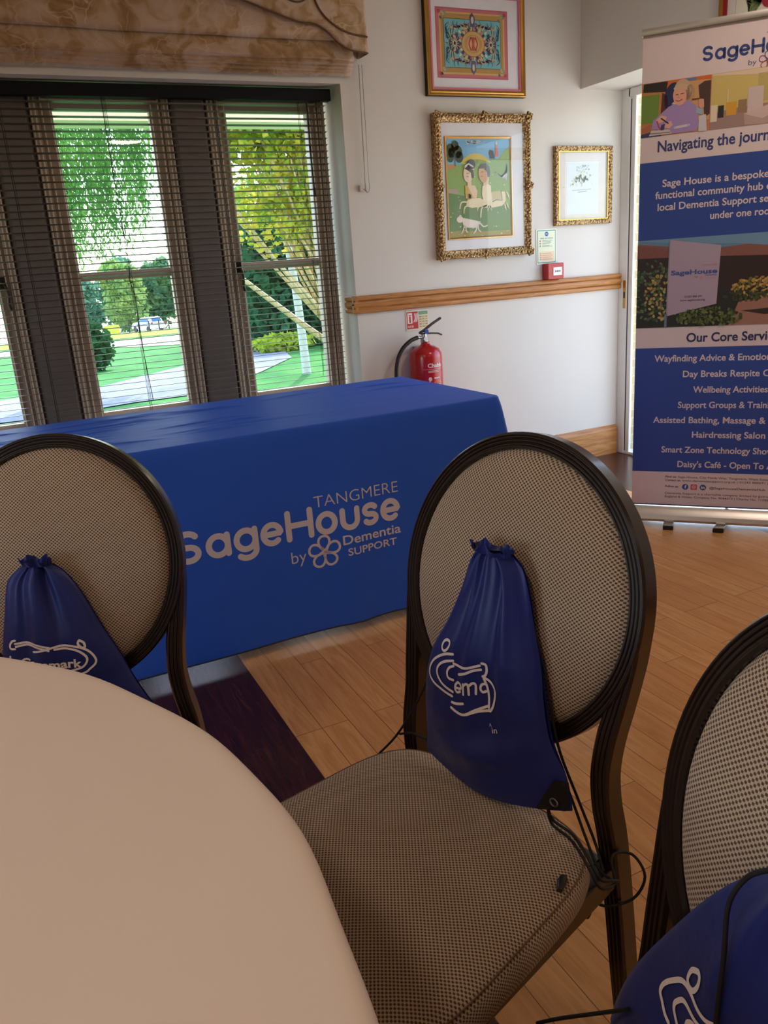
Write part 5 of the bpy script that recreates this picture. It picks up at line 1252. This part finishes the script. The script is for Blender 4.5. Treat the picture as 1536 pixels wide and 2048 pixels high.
tag(m.build('birch_trunk', M_BIRCH, None, 60, loc=(4.72, 12.9, gz(12.9))), 'slim pale birch trunk rising from the grass outside the right-hand casement', 'tree')
rnd = random.Random(43); m = MB(); leaves(m, 6000, multi([blob(9.2, 26.5, 2.0, 3.4, 1.5, 2.6, .2), blob(11.5, 26.5, 3.5, 3.0, 1.5, 2.4, .2), blob(7.6, 26, .8, 1.6, 1.2, 1.4, .2)]), .24, rnd)
tree('broadleaf_tree', 'leafy green tree standing behind the dark hedge', 9.5, 26.5, [([(9.5, 26.5, gz(26.5)), (9.5, 26.5, 1.5), (9.8, 26.5, 3.5)], .18)], m, M_BARK, mat_leaf('fresh_leaf', (84, 140, 72), (160, 194, 100), .5, .8))
rnd = random.Random(41); m = MB(); m2 = lambda r: (r.uniform(6.0, 10.5), r.uniform(20.2, 21.8), gz(21)+r.random()**.8*3.2)
leaves(m, 7000, m2, .16, rnd); tag(m.build('hedge', mat_leaf('dark_hedge_leaf', (34, 84, 58), (72, 128, 84), .35), None, loc=(8, 21, gz(21))), 'dark green hedge beyond the curving path', 'hedge')
m = MB(); leaves(m, 500, blob(6.6, 19.6, gz(19.6)+.22, .9, .35, .25, 0), .10, rnd); tag(m.build('shrub', mat_leaf('lime_shrub_leaf', (150, 176, 50), (196, 206, 80), .4), None, loc=(6.6, 19.6, gz(19.6))), 'low lime-green shrub at the foot of the dark hedge', 'shrub')
m = MB(); leaves(m, 700, blob(2.15, 20, gz(20)+.55, .42, .4, .6, 0), .10, rnd); tag(m.build('shrub', mat_leaf('dark_shrub_leaf', (34, 78, 46), (70, 116, 66), .3), None, loc=(2.15, 20, gz(20))), 'small dark shrub on the lawn outside the middle casement', 'shrub')
m = MB(); leaves(m, 800, blob(4.55, 9.2, -.1, .22, .3, .5, 0), .055, rnd); leaves(m, 250, blob(4.75, 9.2, .25, .2, .3, .3, 0), .055, rnd); tag(m.build('shrub', mat_leaf('yellow_shrub_leaf', (120, 170, 50), (190, 200, 60), .45), None, loc=(4.6, 9.2, gz(9.2))), 'yellow-green shrub close to the right-hand casement', 'shrub')
FARL = ['hazy green tree at the left of the far tree line', 'tall hazy tree left of the parked car', 'round pale green tree behind the parked car', 'dark green tree to the right of the parked car', 'hazy tree at the right of the far tree line', 'haze-tinted tree far behind the parked car']
FM = [mat_leaf('hazed_leaf_%d' % i, a, b, .3, .5) for i, (a, b) in enumerate((((96, 146, 130), (140, 180, 140)), ((120, 160, 96), (176, 196, 110)), ((74, 124, 104), (136, 172, 110))))]  # bluish haze of distance is mixed into these leaf colours
rnd = random.Random(51)
for i, (fx, fy, rr, hh, k) in enumerate(((11.6, 122, 3.6, 8.4, 0), (17.2, 114, 3.0, 9.6, 1), (22.6, 121, 3.2, 11.0, 2), (27.6, 114, 3.0, 9.6, 2), (33.4, 120, 3.6, 10.0, 1), (19.2, 130, 4.0, 10.6, 0))):
    m = MB(); z0 = gz(fy)
    fsb = [blob(fx+rnd.uniform(-.5, .5)*rr, fy+rnd.uniform(-.4, .4)*rr, z0+hh*rnd.uniform(.35, .8), rr*rnd.uniform(.4, .65), rr*.55, hh*rnd.uniform(.18, .28), .6) for _ in range(9)]
    leaves(m, 4200, multi(fsb+[blob(fx, fy, z0+hh*.40, rr*1.0, rr*.8, hh*.42, .4)]), .55, rnd)
    tree('broadleaf_tree', FARL[i], fx, fy, [([(fx, fy, z0), (fx, fy, z0+hh*.3), (fx+.2, fy, z0+hh*.6)], .22)], m, M_BARK, FM[k], group='far tree line')
# parked car
cx_, cy_ = 15.6, 91.0; cz_ = gz(cy_); ca = radians(24)
CM = Matrix.Translation((cx_, cy_, cz_)) @ Matrix.Rotation(ca, 4, 'Z')
car = thing('car', 'white hatchback parked beyond the fence', 'car', (cx_, cy_, cz_), ca)
M_CARW = plain('white_car_paint', (226, 230, 240), .2); M_CARG = plain('dark_car_glass', (52, 96, 130), .1)
m = MB(); side = [(-1.95, .30), (-1.98, .62), (-1.90, .95), (-1.72, 1.02), (-1.5, 1.42), (-1.2, 1.50), (.1, 1.48), (.75, 1.08), (1.6, .92), (1.92, .70), (1.95, .32)]
rg = []
for x, k in ((-.84, .93), (-.80, 1.0), (-.55, 1.02), (0, 1.025), (.55, 1.02), (.80, 1.0), (.84, .93)): rg.append([(x*(1 if z < 1.0 else .88), y*(.97 if abs(x) > .8 else 1), .30+(z-.30)*k*(.995)) for y, z in side])
m.sweep(rg); m.build('body', M_CARW, car, 40, xf=CM)
m = MB(); m.add([(-.60, -1.745, 1.04), (.60, -1.745, 1.04), (.54, -1.535, 1.42), (-.54, -1.535, 1.42)], [(0, 1, 2, 3)]); m.build('rear_window', M_CARG, car, xf=CM)
for sx in (-1, 1):
    m = MB(); m.add([(sx*.845, -1.35, 1.04), (sx*.845, .55, 1.04), (sx*.76, .08, 1.40), (sx*.76, -1.2, 1.42)], [(0, 1, 2, 3)]); m.build('side_window', M_CARG, car, xf=CM)
    m = MB(); m.box(sx*.80-.07, sx*.80+.07, -1.995, -1.86, .78, 1.02); m.build('tail_light', M_RED, car, xf=CM)
    for y in (-1.2, 1.25):
        m = MB(); m.tube([(sx*.70, y, .31), (sx*.86, y, .31)], .31, 20); m.build('wheel', M_BLACK, car, 40, xf=CM)
m = MB(); m.box(-.27, .27, -2.01, -1.97, .72, .84); m.build('number_plate', plain('yellow_plate', (226, 196, 60), .5), car, xf=CM)
# fence + sign board
YFN = 84.2
fe = thing('post_and_rail_fence', 'thin dark post and rail fence in front of the parked car', 'fence', (15, YFN, gz(YFN)))
for i in range(12):
    x = 10.6+.98*i; MB().box(x-.05, x+.05, YFN-.05, YFN+.05, gz(YFN), gz(YFN)+1.05).build('post', plain('dark_fence_post', (46, 52, 60), .8), fe)
m = MB(); m.box(10.6, 21.4, YFN-.02, YFN+.02, gz(YFN)+.74, gz(YFN)+.79); m.build('rail', plain('dark_fence_post', (46, 52, 60), .8), fe)
m = MB(); m.box(10.1, 11.5, YFN-.9, YFN-.85, gz(YFN)+.15, gz(YFN)+1.0)
sb = thing('sign_board', 'blank yellow board on the grass at the left end of the fence', 'sign', (10.8, YFN-.85, gz(YFN-.85))); m.build('board', plain('yellow_board', (206, 186, 74), .6), sb)
for a in (10.2, 11.3): MB().box(a, a+.08, YFN-.85, YFN-.79, gz(YFN-.85), gz(YFN)+.9).build('stake', M_BARK, sb)
